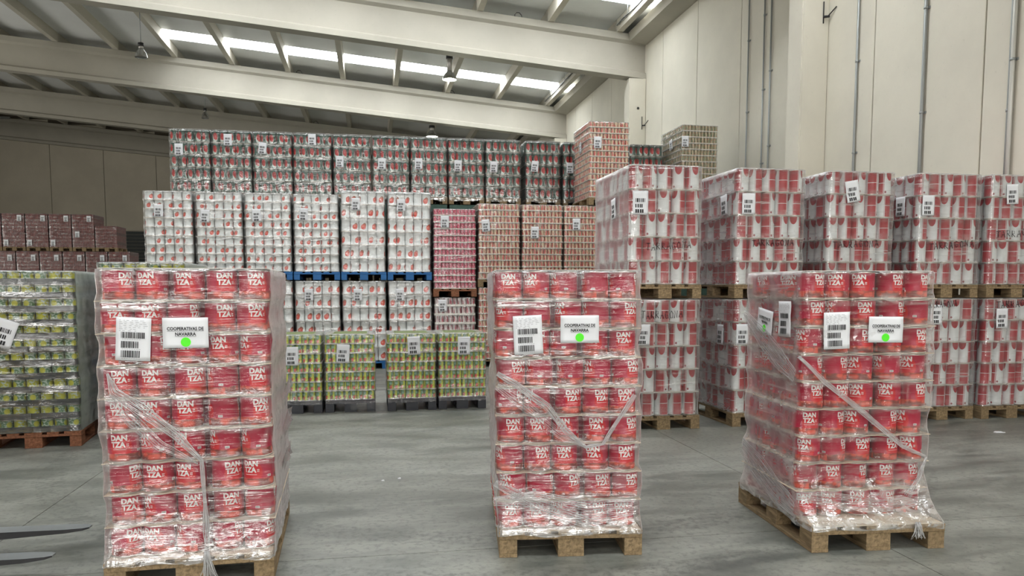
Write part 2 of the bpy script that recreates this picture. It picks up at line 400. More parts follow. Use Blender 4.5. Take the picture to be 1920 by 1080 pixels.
CAN = {
    'crimson': dantza_can(),
    'white': can_mesh('can', .076, .146, 'lab_white', 16), 'whitetall': can_mesh('can', .076, .233, 'lab_whitetall', 16),
    'green': can_mesh('can', .0715, .228, 'lab_green', 14), 'redwhite': can_mesh('can', .0768, .236, 'lab_redwhite', 20),
    'lime': can_mesh('can', .0362, .107, 'lab_lime', 12, True), 'fruit': can_mesh('can', .054, .120, 'lab_fruit', 16),
}
# ------------------------------------------------------------ paper prototypes (x right, y up, z out)
def wave(x, y, s=1.0): return .0022*math.sin(x*31+y*17)*math.cos(y*23-x*9)*s + .0012*math.sin(y*60)
def sheet_mesh(wd, ht):
    bm = mb(); n, m_ = 7, 8
    g = [[bm.verts.new(((i/n-.5)*wd, (j/m_-.5)*ht, wave((i/n-.5)*wd, (j/m_-.5)*ht))) for i in range(n+1)] for j in range(m_+1)]
    fs = []
    for j in range(m_):
        for i in range(n):
            f = bm.faces.new((g[j][i], g[j][i+1], g[j+1][i+1], g[j+1][i])); f.smooth = True; fs.append(f)
    r = bmesh.ops.extrude_face_region(bm, geom=fs)
    for v in [e for e in r['geom'] if isinstance(e, bmesh.types.BMVert)]: v.co.z -= .0006
    return mesh_of(bm, 'paper_sheet', ['paper'], True)
def rects_mesh(name, rects, mat, lift=.0016):
    bm = mb()
    for x0, x1, y0, y1 in rects:
        bm.faces.new([bm.verts.new((x, y, wave(x, y)+lift)) for x, y in ((x0, y0), (x1, y0), (x1, y1), (x0, y1))])
    return mesh_of(bm, name, [mat])
def bars(x0, x1, y0, y1, rnd, n=22):
    out = []; x = x0; u = (x1-x0)/(n*1.55)
    while x < x1-u:
        wd = u*rnd.choice((.7, .7, 1.4, 2.0)); out.append((x, min(x1, x+wd), y0, y1)); x += wd+u*rnd.choice((.5, .6, 1.0))
    return out
rnd = random.Random(3)
W_, H_ = .158, .212
br = bars(-.055, .052, .004, .034, rnd, 26)+bars(-.055, .025, -.044, -.011, rnd, 18)+bars(-.055, .033, -.090, -.056, rnd, 20)
tx = []
for k in range(7):
    x = -.065
    while x < (.02 if k > 4 else .055): wd = rnd.uniform(.006, .02); tx.append((x, x+wd, .090-k*.0085, .092-k*.0085)); x += wd+rnd.uniform(.003, .018)
for yy in (.000, -.048, -.094):
    for k in range(8): tx.append((-.052+k*.011, -.044+k*.011, yy-.002, yy))
P_SHEET = sheet_mesh(W_, H_); P_BARS = rects_mesh('barcode', br, 'ink'); P_TEXT = rects_mesh('small_print', tx, 'greyink')
FW, FH = .15, .22
fb = bars(-.05, .05, .005, .04, rnd, 9)+bars(-.05, .03, -.045, -.012, rnd, 7)+bars(-.05, .035, -.093, -.06, rnd, 7)
PF_SHEET = sheet_mesh(FW, FH); PF_BARS = rects_mesh('barcode', fb, 'ink', .002)
CW, CH = .212, .150
C_SHEET = sheet_mesh(CW, CH)
def coop_text():
    bm = mb()
    for txt, y, wd in (('COOPERATIVAS DE', .013, .170), ('NAVARRA', -.014, .098)):
        me = text_mesh(txt, .0225, .0007, 1.0); xs = [v.co.x for v in me.vertices]; x0, x1 = min(xs), max(xs)
        t = mb(); t.from_mesh(me)
        for v in t.verts:
            x = (v.co.x-(x0+x1)/2)*wd/(x1-x0); yy = v.co.y+y; v.co = (x, yy, wave(x, yy)+.0022)
        tmp = bpy.data.meshes.new('t'); t.to_mesh(tmp); t.free(); bm.from_mesh(tmp); bpy.data.meshes.remove(tmp)
        n = 12
        for k in range(n):      # underline, following the paper
            xa, xb = -wd/2+wd*k/n, -wd/2+wd*(k+1)/n
            bm.faces.new([bm.verts.new((x, yq, wave(x, yq)+.0022)) for x, yq in ((xa, y-.0052), (xb, y-.0052), (xb, y-.0038), (xa, y-.0038))])
    return mesh_of(bm, 'lettering', ['ink'])
C_TEXT = coop_text()
def dot_mesh():
    bm = mb(); c = (0, -.046)
    bm.faces.new([bm.verts.new((c[0]+.0235*math.cos(a*math.pi/14), c[1]+.0235*math.sin(a*math.pi/14), wave(0, -.042)+.0032)) for a in range(28)])
    return mesh_of(bm, 'round_sticker', ['dot'])
C_DOT = dot_mesh()
def fix(o, me_name=None): return o
def stick(parent, sheet, kids, pos, face, tilt=0.0, sc=1.0, label=None, name='paper_label'):
    """hang a sheet on a face of a load. pos: local point; face: F front, L left, R right"""
    base = {'F': Matrix(((1, 0, 0), (0, 0, -1), (0, 1, 0))), 'L': Matrix(((0, 0, -1), (-1, 0, 0), (0, 1, 0))), 'R': Matrix(((0, 0, 1), (1, 0, 0), (0, 1, 0)))}[face]
    m = base @ Matrix.Rotation(tilt, 3, 'Z')
    o = bpy.data.objects.new(name, sheet); o.parent = parent
    if label: o['label'] = label
    o.matrix_local = Matrix.Translation(pos) @ m.to_4x4() @ Matrix.Scale(sc, 4); col.objects.link(o)
    for nm, me in kids: place(nm, me, o)
    return o

# ------------------------------------------------------------ pallets
def pallet_pieces(W=.8, D=1.2):
    boards = []
    n = 5
    for i in range(n):
        bw = .145 if i in (0, 2, 4) else .10
        cx = -W/2+.0725+(W-.145)*i/(n-1); boards.append((cx-bw/2, cx+bw/2, 0, D, .122, .144))
    bear = [(-W/2, W/2, y0, y0+.145, .100, .122) for y0 in (0, D/2-.0725, D-.145)]
    blocks = [(cx-bw/2, cx+bw/2, y0, y0+.145, .022, .100) for y0 in (0, D/2-.0725, D-.145) for cx, bw in ((-W/2+.05, .10), (0, .145), (W/2-.05, .10))]
    skids = [(cx-bw/2, cx+bw/2, 0, D, 0, .022) for cx, bw in ((-W/2+.05, .10), (0, .145), (W/2-.05, .10))]
    return boards, bear, blocks, skids
_pc = {}
def pmesh(name, rects, mat):
    key = (name, tuple(rects), mat)
    if key not in _pc:
        bm = mb()
        for r in rects: box(bm, *r)
        bmesh.ops.bevel(bm, geom=bm.edges[:], offset=.002, segments=1, affect='EDGES')
        _pc[key] = mesh_of(bm, name, [mat])
    return _pc[key]
def pallet(parent, W=.8, D=1.2, mat='wood', split=True, x=0, y=0, plastic=False):
    bo, be, bl, sk = pallet_pieces(W, D)
    if plastic: bl = [(a, b, c, d, .022, .115) for a, b, c, d, e, f in bl]
    if split:
        p = place('pallet', pmesh('pallet', be, mat), parent, (x, y, 0))
        for b in bo:
            cx, cy = (b[0]+b[1])/2, b[2]
            place('deck_board', pmesh('deck_board', [(b[0]-cx, b[1]-cx, 0, D, .122, .144)], mat), p, (cx+random.uniform(-.003, .003), random.uniform(0, .006), 0), random.uniform(-.003, .003))
        for b in bl:
            cx = (b[0]+b[1])/2; place('block', pmesh('block', [(b[0]-cx, b[1]-cx, 0, .145, .022, .100)], mat), p, (cx, b[2]+random.uniform(0, .005), 0))
        for b in sk:
            cx = (b[0]+b[1])/2; place('skid_board', pmesh('skid_board', [(b[0]-cx, b[1]-cx, 0, D, 0, .022)], mat), p, (cx, 0, 0))
    else: p = place('pallet', pmesh('pallet', bo+be+bl+sk, mat), parent, (x, y, 0))
    return p

# ------------------------------------------------------------ film shell
def film_shell(parent, x0, x1, y0, y1, z0, lh, n, mat, pallet_rect=None, res=.05, amp=.004, seed=0, zlow=.07, name='stretch_film', rows=4, off=.006, zf=.16, shifts=None):
    bm = mb()
    def ring(xa, xb, ya, yb, r=.03):
        pts = []
        def seg(p, q, n_): 
            for k in range(n_): pts.append((p[0]+(q[0]-p[0])*k/n_, p[1]+(q[1]-p[1])*k/n_))
        nx, ny = max(2, int((x1-x0)/res)), max(2, int((y1-y0)/res))
        seg((xa+r, ya), (xb-r, ya), nx)
        for k in range(3): a = -math.pi/2+math.pi/2*k/3; pts.append((xb-r+r*math.cos(a), ya+r+r*math.sin(a)))
        seg((xb, ya+r), (xb, yb-r), ny)
        for k in range(3): a = math.pi/2*k/3; pts.append((xb-r+r*math.cos(a), yb-r+r*math.sin(a)))
        seg((xb-r, yb), (xa+r, yb), nx)
        for k in range(3): a = math.pi/2+math.pi/2*k/3; pts.append((xa+r+r*math.cos(a), yb-r+r*math.sin(a)))
        seg((xa, yb-r), (xa, ya+r), ny)
        for k in range(3): a = math.pi+math.pi/2*k/3; pts.append((xa+r+r*math.cos(a), ya+r+r*math.sin(a)))
        return pts
    levels = []   # (z, xa, xb, ya, yb, wob)
    if pallet_rect:
        px0, px1, py0, py1 = pallet_rect
        levels += [(zlow, px0-.004, px1+.004, py0-.004, py1+.004, 1.0), (max(.120, zlow+.008), px0-.005, px1+.005, py0-.005, py1+.005, .5), (.150, px0-.004, px1+.004, py0-.004, py1+.004, .2)]
        for t in (.25, .5, .75):
            e = (1-t)**2.0
            levels.append((.152+zf*t, *[a+(b_-a)*e for a, b_ in ((x0-off, px0), (x1+off, px1), (y0-off, py0), (y1+off, py1))], .8))
        zstart = .152+zf
    else: zstart = z0-.02
    ztop = z0+lh*n
    for k in range(n):
        for j in range(rows):
            z = z0+lh*(k+j/rows)
            if z < zstart: continue
            o_ = off+.006*abs(math.cos(math.pi*j/rows))**3
            sx_, sy_ = shifts[k] if shifts else (0, 0)
            if shifts and j == 0 and k > 0: sx_, sy_ = (sx_+shifts[k-1][0])/2, (sy_+shifts[k-1][1])/2
            levels.append((z, x0-o_+sx_, x1+o_+sx_, y0-o_+sy_, y1+o_+sy_, 1.0))
    sx_, sy_ = shifts[-1] if shifts else (0, 0); x0 += sx_; x1 += sx_; y0 += sy_; y1 += sy_
    levels += [(ztop-.004, x0-off-.004, x1+off+.004, y0-off-.004, y1+off+.004, .4), (ztop+.003, x0+.012, x1-.012, y0+.012, y1-.012, .15), (ztop+.004, x0+.09, x1-.09, y0+.09, y1-.09, .3)]
    rings = []; fl_ = bm.verts.layers.float.new('wraps'); rg_ = random.Random(int(seed*1000))
    for z, xa, xb, ya, yb, wob in levels:
        cx, cy = (xa+xb)/2, (ya+yb)/2; R = []
        for (x, y) in ring(xa, xb, ya, yb):
            q = noise.noise(Vector((x*7+seed*3.7, y*7, z*9)))+.6*noise.noise(Vector((x*19, y*19+seed, z*26)))
            d = amp*wob*q
            nx_ = -1 if x < xa+.04 else (1 if x > xb-.04 else 0); ny_ = -1 if y < ya+.04 else (1 if y > yb-.04 else 0)
            zz = z + (noise.noise(Vector((x*6+seed, y*6, 3)))*(.05 if zlow < .1 else .022) if z == zlow else (0.25*d if wob > .3 else 0))
            R.append(bm.verts.new((x+nx_*(d+amp*.4*wob), y+ny_*(d+amp*.4*wob), min(zz, ztop+.005))))
            t_ = ((z-z0)/lh) % 1.0; edge_ = 1.0 if (t_ < .08 or t_ > .92) and z > z0-.01 else 0.0
            low_ = max(0.0, 1.0-(z-.12)/.42) if pallet_rect else max(0.0, 1.0-(z-z0)/.12)*.6
            R[-1][fl_] = max(edge_*(.35+.65*abs(noise.noise(Vector((x*5+seed, y*5, z*4)))*1.8)), low_, .6 if z > ztop-.03 else 0)
        rings.append(R)
    for A, B in zip(rings, rings[1:]):
        m_ = len(A)
        for k in range(m_):
            f = bm.faces.new((A[k], A[(k+1) % m_], B[(k+1) % m_], B[k])); f.smooth = True
    return obj(name, bm, mat, parent)

# ------------------------------------------------------------ loads
def load(label, group, kind, X0, Y, z, nx, ny, layers, pitch, lh, core, mode='each', sides='', psi=0.0, pal='wood', split=True,
         film='film_mid', palW=None, palD=1.2, depth=None, labels=(), lip=0.0, lipmat='card', sheet='card', jitter=.003, at=None, offy=0.0,
         offx=0.0, flare=False, gap=0.0, ropes=True, small=None, film_res=.06, film_amp=.004, lean=0.0, near=False, writing=None, palm=None, twofold=False):
    Wd = nx*pitch+gap; Dp = ny*pitch if depth is None else depth
    root = empty('pallet_load', at if at is not None else (X0+Wd/2, Y, z), psi)
    tag(root, label, 'pallet', group)
    W = palW or .8
    if pal: pallet(root, W, palD, pal, split, x=-offx*0, y=0)
    z0 = .147 if pal else 0.0
    xl = -Wd/2+offx; xr = Wd/2+offx; yf = .012+offy
    def local(px, py, plane):
        c, s = math.cos(psi), math.sin(psi); o = Vector((0, 0, EYE))-root.location; d = ray(px, py)
        ol = Vector((c*o.x+s*o.y, -s*o.x+c*o.y, o.z)); dl = Vector((c*d.x+s*d.y, -s*d.x+c*d.y, d.z))
        if plane == 'F': t = (yf-.016-ol.y)/dl.y
        elif plane == 'L': t = (xl-.016-ol.x)/dl.x
        else: t = (xr+.016-ol.x)/dl.x
        return ol+dl*t
    # bottom sheet
    if near:
        bm = mb(); box(bm, -W/2+.01, W/2-.01, .004, palD-.01, .1445, .1475); obj('base_sheet', bm, sheet, root)
    # cans
    r = pitch/2; rg = random.Random(hash(label) % 99991 if False else sum(map(ord, label)))
    smb = None; amp_s = .013 if near else (.008 if mode == 'joined' else .005)
    shifts = [(rg.uniform(-1, 1)*amp_s, rg.uniform(-.3, 1)*amp_s*.6) for _ in range(layers)]
    if mode == 'joined':
        smb = mb(); suv = smb.loops.layers.uv.new('UVMap')
    for k in range(layers):
        zb = z0+k*lh+.003
        gx = rg.choice((2, 3)) if gap else 99
        jx, jy = shifts[k]
        spots = []
        for i in range(nx):
            for j in range(ny):
                front = j == 0; left = i == 0 and 'L' in sides; right = i == nx-1 and 'R' in sides; back = j == ny-1 and 'B' in sides
                if front or left or right or back:
                    xx = xl+r+i*pitch+(gap if i >= gx else 0)
                    spots.append((xx+jx+rg.uniform(-1, 1)*.001, yf+r+j*pitch+jy+rg.uniform(0, 1)*.002))
        for (x, y) in spots:
            if mode == 'each':
                a = rg.uniform(0, 2*math.pi)
                y0_ = yf+r+jy
                if kind == 'crimson':   # lettering tends to the outside
                    a = rg.choice((0, math.pi))+rg.gauss(0, .75) if rg.random() < .7 else rg.uniform(0, 6.28)
                    if abs(y-y0_) > r: a += math.pi/2
                place('can', CAN[kind], root, (x, y, zb), a)
            else:
                p, m_ = small_profile(r*.97, lh-(lip*.1)-.005); p = [p[0], p[1], p[3], p[4], p[6], p[8]]; m_ = [1, 1, 0, 1, 1]
                lathe(smb, p, 8, m_, x, y, zb, rg.uniform(0, 1), suv, lh)
        # sheet or tray under each layer
        if lip:
            parts_ = ((xl-.003, (xl+xr)/2-.002), ((xl+xr)/2+.002, xr+.003)) if twofold else ((xl-.003, xr+.003),)
            for a_, b_ in parts_:
                bm = mb(); t_ = .003; y1 = yf+Dp+.003
                dz = rg.uniform(-.001, .001)
                box(bm, a_, b_, yf-.003, y1, zb-.003, zb)
                box(bm, a_, b_, yf-.006, yf-.003, zb-.003, zb+lip+dz)
                box(bm, a_, a_+t_, yf-.003, y1, zb-.003, zb+lip); box(bm, b_-t_, b_, yf-.003, y1, zb-.003, zb+lip)
                obj('tray', bm, lipmat, root, loc=(jx, jy, 0))
        elif k > 0:
            key = ('sheet', round(Wd, 3), round(Dp, 3), sheet, near)
            if key not in _pc:
                bm = mb(); e = .010 if near else .004; nn = 14
                lo = [bm.verts.new((-Wd/2-e+(Wd+2*e)*i/nn, -e-(.003*math.sin(i*1.9) if near else 0), -.0015+(.002*math.sin(i*2.3) if near else 0))) for i in range(nn+1)]
                bk = [bm.verts.new((-Wd/2-e+(Wd+2*e)*i/nn, Dp+e, -.0015)) for i in range(nn+1)]
                fs = [bm.faces.new((lo[i], lo[i+1], bk[i+1], bk[i])) for i in range(nn)]
                rr_ = bmesh.ops.extrude_face_region(bm, geom=fs)
                for v in [e_ for e_ in rr_['geom'] if isinstance(e_, bmesh.types.BMVert)]: v.co.z += .003
                _pc[key] = mesh_of(bm, 'layer_sheet', [sheet], True)
            place('layer_sheet', _pc[key], root, ((xl+xr)/2+(jx+shifts[k-1][0])/2, yf+(jy+shifts[k-1][1])/2, zb-.0022))
    if smb: obj('cans', smb, ['lab_'+kind, 'tindull'], root, kind='stuff')
    # inside of the stack
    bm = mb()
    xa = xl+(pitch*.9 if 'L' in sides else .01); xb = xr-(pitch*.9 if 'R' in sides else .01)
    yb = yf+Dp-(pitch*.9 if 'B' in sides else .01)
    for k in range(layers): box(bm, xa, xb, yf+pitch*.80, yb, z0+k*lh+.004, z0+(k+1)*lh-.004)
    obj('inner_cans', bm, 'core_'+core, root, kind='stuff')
    if near:
        bm = mb(); box(bm, xl+.004+jx, xr-.004+jx, yf+.004+jy, yf+Dp-.004+jy, z0+layers*lh+.001, z0+layers*lh+.003); obj('top_sheet', bm, 'cardw', root)
    if film:
        film_shell(root, xl, xr, yf, yf+Dp, z0, lh, layers, film, (-W/2, W/2, 0, palD) if flare else None, film_res, film_amp, seed=rg.random()*30, rows=4, zf=.20 if near else .05, shifts=shifts, zlow=.122 if near else .07)
    for L in labels:
        typ, px, py = L[:3]; tilt = L[3] if len(L) > 3 else 0.0; face = L[4] if len(L) > 4 else 'F'; sc = L[5] if len(L) > 5 else 1.0
        p = local(px, py, face)
        if typ == 'far': stick(root, PF_SHEET, [('barcode', PF_BARS)], p, face, tilt, sc, 'white sheet with three barcodes')
        elif typ == 'bar': stick(root, P_SHEET, [('barcode', P_BARS), ('small_print', P_TEXT)], p, face, tilt, sc, 'white sheet with three barcodes')
        else:
            stick(root, C_SHEET, [('lettering', C_TEXT), ('round_sticker', C_DOT)], p, face, tilt, sc, 'white sheet reading COOPERATIVAS DE NAVARRA with a green dot')
    if writing: hand(root, local, writing)
    root['_xl'] = xl; root['_xr'] = xr; root['_yf'] = yf
    return root, local

# handwriting TARRAGONA, strokes in a unit cell
GL = {'T': [((0, 1), (.9, .95)), ((.45, .98), (.35, 0))], 'A': [((0, 0), (.4, 1), (.75, 0)), ((.15, .4), (.65, .42))],
      'R': [((.05, 0), (.1, 1), (.6, .85), (.55, .55), (.12, .5), (.7, 0))], 'G': [((.7, .85), (.3, 1), (.02, .5), (.3, 0), (.7, .15), (.7, .45), (.4, .45))],
      'O': [((.4, 1), (.05, .6), (.2, .05), (.6, .1), (.7, .65), (.4, 1))], 'N': [((0, 0), (.08, 1), (.6, .05), (.7, 1))]}
def hand(root, local, wr):
    for (xa, ya, xb, yb, hpx, txt) in wr:
        bm = mb(); n = len(txt); rg = random.Random(int(xa))
        for i, ch in enumerate(txt):
            oy = rg.uniform(-.12, .12); sw = rg.uniform(.8, 1.0)
            for st in GL[ch]:
                pts = []
                for (u, v) in st:
                    t = (i+u*sw)/n; p = local(xa+(xb-xa)*t, ya+(yb-ya)*t-(v+oy)*hpx, 'F'); pts.append(p+Vector((0, -.002, 0)))
                tube(bm, pts, .0036, 5)
        obj('handwriting', bm, 'marker', root, label='black marker handwriting on the film')

# ================================================================ BUILDING
XW = 7.8; SL = .083; BOT = 7.38; BH = 1.18; XL = -27.0; YB = 48.3; YF = -15.0
def zb_(x): return BOT+SL*(XW-x)
BEAMS = [YB-.25, 39.33, 30.33, 21.33, 12.37, 3.4, -5.6]
# floor slabs
fl_root = None
bm = mb(); box(bm, XL, XW+.2, YF, YB+.2, -.12, -.012); fl = obj('floor', bm, 'floor', kind='structure')
xs = [XL, -22.49, -17.41, -12.33, -7.25, -2.17, 2.91, 7.99]; ys = [YF, -11, -5.9, -.8, 4.25, 9.3, 14.4, 19.5, 24.6, 29.7, 34.8, 39.9, YB+.2]
for i in range(len(xs)-1):
    for j in range(len(ys)-1):
        bm = mb(); box(bm, xs[i]+.003, xs[i+1]-.003, ys[j]+.003, ys[j+1]-.003, -.012, 0); obj('floor_slab', bm, 'floor', fl)
# right wall panels with recessed joints
bm = mb(); box(bm, XW+.03, XW+.25, YF, YB, 0, 10); wr = obj('wall_right', bm, 'darkgap', kind='structure')
y = y_wall(1843, 150)-2.24*11; print('seam', y_wall(1843,150), y_wall(1640,150), y_wall(1388,150), y_wall(1305,150), y_wall(1241,150), 'cols', y_wall(1550,200), y_wall(1210,110), y_wall(1063,250), 'face', 7.3*0+1)
while y < YB:
    a, b2 = max(y, YF), min(y+2.24, YB)
    if b2-a > .3:
        bm = mb(); box(bm, XW, XW+.10, a+.011, b2-.011, 0, 9.3); bmesh.ops.bevel(bm, geom=[e for e in bm.edges], offset=.006, segments=1, affect='EDGES'); obj('wall_panel', bm, 'wall', wr)
    y += 2.24
# back wall
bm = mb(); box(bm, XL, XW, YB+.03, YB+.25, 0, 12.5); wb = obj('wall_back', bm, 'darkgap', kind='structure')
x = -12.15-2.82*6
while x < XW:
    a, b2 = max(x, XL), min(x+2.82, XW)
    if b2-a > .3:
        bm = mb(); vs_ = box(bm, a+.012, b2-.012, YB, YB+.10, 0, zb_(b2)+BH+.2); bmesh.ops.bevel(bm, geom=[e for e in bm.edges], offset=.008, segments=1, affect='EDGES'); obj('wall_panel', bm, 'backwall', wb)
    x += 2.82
bm = mb(); box(bm, XL-.2, XL, YF, YB, 0, 12.5); obj('wall_left', bm, 'backwall', kind='structure')
bm = mb(); box(bm, XL, XW, YF-.2, YF, 0, 12.5); obj('wall_front', bm, 'wall', kind='structure')
# dark roller door in the back wall
d0 = empty('door_1', (-13.2, YB-.05, 0)); d0['kind'] = 'structure'
for k in range(24):
    bm = mb(); box(bm, -2.4, 2.4, -.02, .03, .01+k*.195, .19+k*.195); obj('door_slat', bm, 'door', d0)
bm = mb(); box(bm, -2.6, -2.4, -.08, .04, 0, 4.9); box(bm, 2.4, 2.6, -.08, .04, 0, 4.9); box(bm, -2.6, 2.6, -.14, .04, 4.72, 4.95); obj('door_frame', bm, 'backwall', d0)
# ceiling deck (sloped), kept clear of the skylight strips
def strip(y0, y1, x0, x1, z0, z1, mat, name, parent=None, **kw):
    bm = mb(); prism(bm, [(y0, z0), (y1, z0), (y1, z1), (y0, z1)], x0, x1, SL*(XW-x0), SL*(XW-x1)); return obj(name, bm, mat, parent, **kw)
PZ = BOT+BH; DZ = PZ+.30
SKY = [(28.1, 29.15), (19.05, 20.1), (10.0, 11.05), (.95, 2.0), (-8.1, -7.05)]
ceil = strip(29.15, YB, XL, XW, DZ, DZ+.08, 'deck', 'ceiling', kind='structure')
edges = [29.15, 28.1, 20.1, 19.05, 11.05, 10.0, 2.0, .95, -7.05, -8.1, YF]
for k in range(1, len(edges)-1, 2): strip(edges[k+1], edges[k], XL, XW, DZ, DZ+.08, 'deck', 'roof_panel', ceil)
for (a, b2) in SKY: strip(a, b2, XL, -6.9, DZ, DZ+.08, 'deck', 'roof_panel', ceil)
# skylights: one sheet per purlin bay
PX = [7.0-1.98*k for k in range(18)]
for n_, (a, b2) in enumerate(SKY):
    r_ = None; pxs = [XW]+[p for p in PX if p > -6.9]+[-6.9]
    for i in range(len(pxs)-1):
        nm = 'window_%d' % (n_+1) if r_ is None else 'skylight_sheet'
        o = strip(a+.01, b2-.01, pxs[i+1], pxs[i], DZ+.01, DZ+.05, 'skylight', nm, r_)
        if r_ is None: r_ = o; o['kind'] = 'structure'
# purlins
for k, (ya, yb2) in enumerate(zip(BEAMS[1:], BEAMS)):
    for x in PX:
        if x < XL: continue
        bm = mb(); z = PZ+SL*(XW-x)
        a = [(x-.085, z+.0), (x+.085, z+.0), (x+.12, z+.305), (x-.12, z+.305)]
        va = [bm.verts.new((q[0], ya+.02, q[1])) for q in a]; vb = [bm.verts.new((q[0], yb2-.02, q[1])) for q in a]
        for i in range(4): bm.faces.new((va[i], va[(i+1) % 4], vb[(i+1) % 4], vb[i]))
        bm.faces.new(va[::-1]); bm.faces.new(vb)
        obj('purlin', bm, 'purlin', ceil)
# main beams (I section) and columns
for k, y in enumerate(BEAMS):
    prof = [(-.20, 0), (.20, 0), (.20, .14), (.09, .21), (.09, .93), (.20, 1.00), (.20, BH), (-.20, BH), (-.20, 1.00), (-.09, .93), (-.09, .21), (-.20, .14)]
    bm = mb(); prism(bm, [(p[0]+y+.22, p[1]+BOT) for p in prof], XL, XW, SL*(XW-XL), 0)
    o = obj('roof_beam', bm, 'beam', kind='structure')
    # lifting loops on top of the beam
    for xx in ((1.0, 4.1) if k == 3 else (-2.5, 3.2)):
        b3 = mb(); zc = BOT+BH+SL*(XW-xx); tube(b3, [(xx-.10, y+.05, zc-.02), (xx-.10, y+.05, zc+.06), (xx-.05, y+.05, zc+.12), (xx+.03, y+.05, zc+.12), (xx+.09, y+.05, zc+.05), (xx+.1, y+.05, zc-.02)], .012, 6)
        obj('lifting_loop', b3, 'steelblack', o)
    if y < YB-1:
        bm = mb(); box(bm, XW-.5, XW, y, y+.46, 0, BOT); bmesh.ops.bevel(bm, geom=[e for e in bm.edges if abs(e.verts[0].co.z-e.verts[1].co.z) > 1], offset=.02, segments=2, affect='EDGES')
        c_ = obj('column', bm, 'wall', kind='structure')
        if y > 10:
            b3 = mb(); zc = 6.12 if y < 15 else 6.1; yc = y-.012
            tube(b3, [(XW-.04-.08, yc, zc-.14), (XW-.12, yc, zc+.22)], .010, 6); tube(b3, [(XW-.12, yc, zc-.03), (XW-.03, yc-.04, zc-.03)], .02, 6); tube(b3, [(XW-.05, yc-.03, zc-.02), (XW+.0-.01, yc-.2, zc+.08)], .010, 6)
            obj('bracket_hook', b3, 'steelblack', c_)
            b3 = mb(); lathe(b3, [(0, 0), (.035, 0), (.035, .01), (0, .01)], 12, [0, 0, 0]); h_ = obj('bolt_hole', b3, 'steelblack', c_, loc=(XW-.24, y-.006, zc+.45)); h_.rotation_euler = (math.pi/2, 0, 0)
for ya, yb2 in zip(BEAMS[1:], BEAMS):
    bm = mb(); y0_, y1_ = ya+.44, yb2
    pr = [(XW-.55, 8.62), (XW-.50, 8.40), (XW-.05, 8.32), (XW, 8.32), (XW, 8.95), (XW-.2, 8.95), (XW-.2, 8.62)]
    va = [bm.verts.new((a, y0_, c)) for a, c in pr]; vb = [bm.verts.new((a, y1_, c)) for a, c in pr]
    for i in range(len(pr)): bm.faces.new((va[i], va[(i+1) % len(pr)], vb[(i+1) % len(pr)], vb[i]))
    bm.faces.new(va[::-1]); bm.faces.new(vb); bmesh.ops.recalc_face_normals(bm, faces=bm.faces)
    obj('gutter_beam', bm, 'beam', kind='structure')
# wire cable tray along the eaves
for ya, yb2, lab in ((21.85, 30.2, 'wire mesh cable tray under the roof edge of the far bay'), (12.9, 21.2, 'wire mesh cable tray under the roof edge of the nearer bay')):
    bm = mb(); x0_, x1_, zt = XW-1.0, XW-.62, 8.72
    for xx, zz in ((x0_, zt+.12), (x0_, zt), (x0_+.13, zt), (x0_+.26, zt), (x1_, zt), (x1_, zt+.12)): tube(bm, [(xx, ya, zz), (xx, yb2, zz)], .006, 5)
    yy = ya
    while yy < yb2: tube(bm, [(x0_, yy, zt+.12), (x0_, yy, zt), (x1_, yy, zt), (x1_, yy, zt+.12)], .005, 4); yy += .3
    t_ = obj('cable_tray', bm, 'pipe'); tag(t_, lab, 'cable tray')
    bm = mb()
    for q in range(3): tube(bm, [(x0_+.08+.09*q+.02*math.sin(i*1.3+q), ya+(yb2-ya)*i/14, zt+.03+.01*math.sin(i*2+q)) for i in range(15)], .014, 5)
    obj('cable', bm, 'steelblack', t_)
    for q in range(4):
        yy = ya+.6+q*2.2
        for xx in (x0_, x1_):
            bm = mb(); tube(bm, [(xx, yy, zt), (xx, yy, DZ+SL*(XW-xx)+.02)], .006, 4); obj('hanger_rod', bm, 'pipe', t_)
# conduits on the right wall
for n_, (yy, r_, mt, lab) in enumerate(((y_wall(1403, 200), .016, 'pipe', 'thin grey conduit on the wall, leftmost of the three beyond the nearer column'), (y_wall(1432, 200), .016, 'pipe', 'thin grey conduit on the wall, middle of the three beyond the nearer column'),
        (y_wall(1445, 200), .018, 'pipe', 'thin grey conduit on the wall, closest to the nearer column'), (y_wall(1609, 150), .020, 'pipe', 'grey conduit on the wall just right of the nearer column'),
        (y_wall(1735, 150), .024, 'pipe', 'thicker grey conduit midway along the near wall above the red and white stacks'), (y_wall(1905, 100), .026, 'pipelight', 'bright metal conduit on the wall at the right edge of the photo'),
        (y_wall(1899, 100), .016, 'pipe', 'thin grey conduit running close beside the bright metal one'))):
    bm = mb(); tube(bm, [(XW-r_-.014, yy, .1), (XW-r_-.014, yy, 8.2)], r_, 8)
    c_ = obj('conduit', bm, mt); tag(c_, lab, 'conduit')
    zz = 2.2+.3*(n_ % 3)
    while zz < 8.0:
        bm = mb(); box(bm, XW-.012, XW-.001, yy-.05, yy+.05, zz, zz+.03); tube(bm, [(XW-r_-.014, yy, zz), (XW-r_-.014, yy, zz+.03)], r_+.008, 8); obj('pipe_clip', bm, 'pipe', c_); zz += 1.45
# pipe on the back wall at far left
bm = mb(); tube(bm, [(-26.5, 46.5, 10.6), (-19.0, 46.5, 10.55)], .07, 8)
for xx in (-25, -22.2, -19.6): tube(bm, [(xx, 46.5, 10.6), (xx, 46.5, 11.6)], .03, 6)
tag(obj('hanging_pipe', bm, 'pipe'), 'pale pipe hung under the roof by the far dark wall, top left', 'pipe')
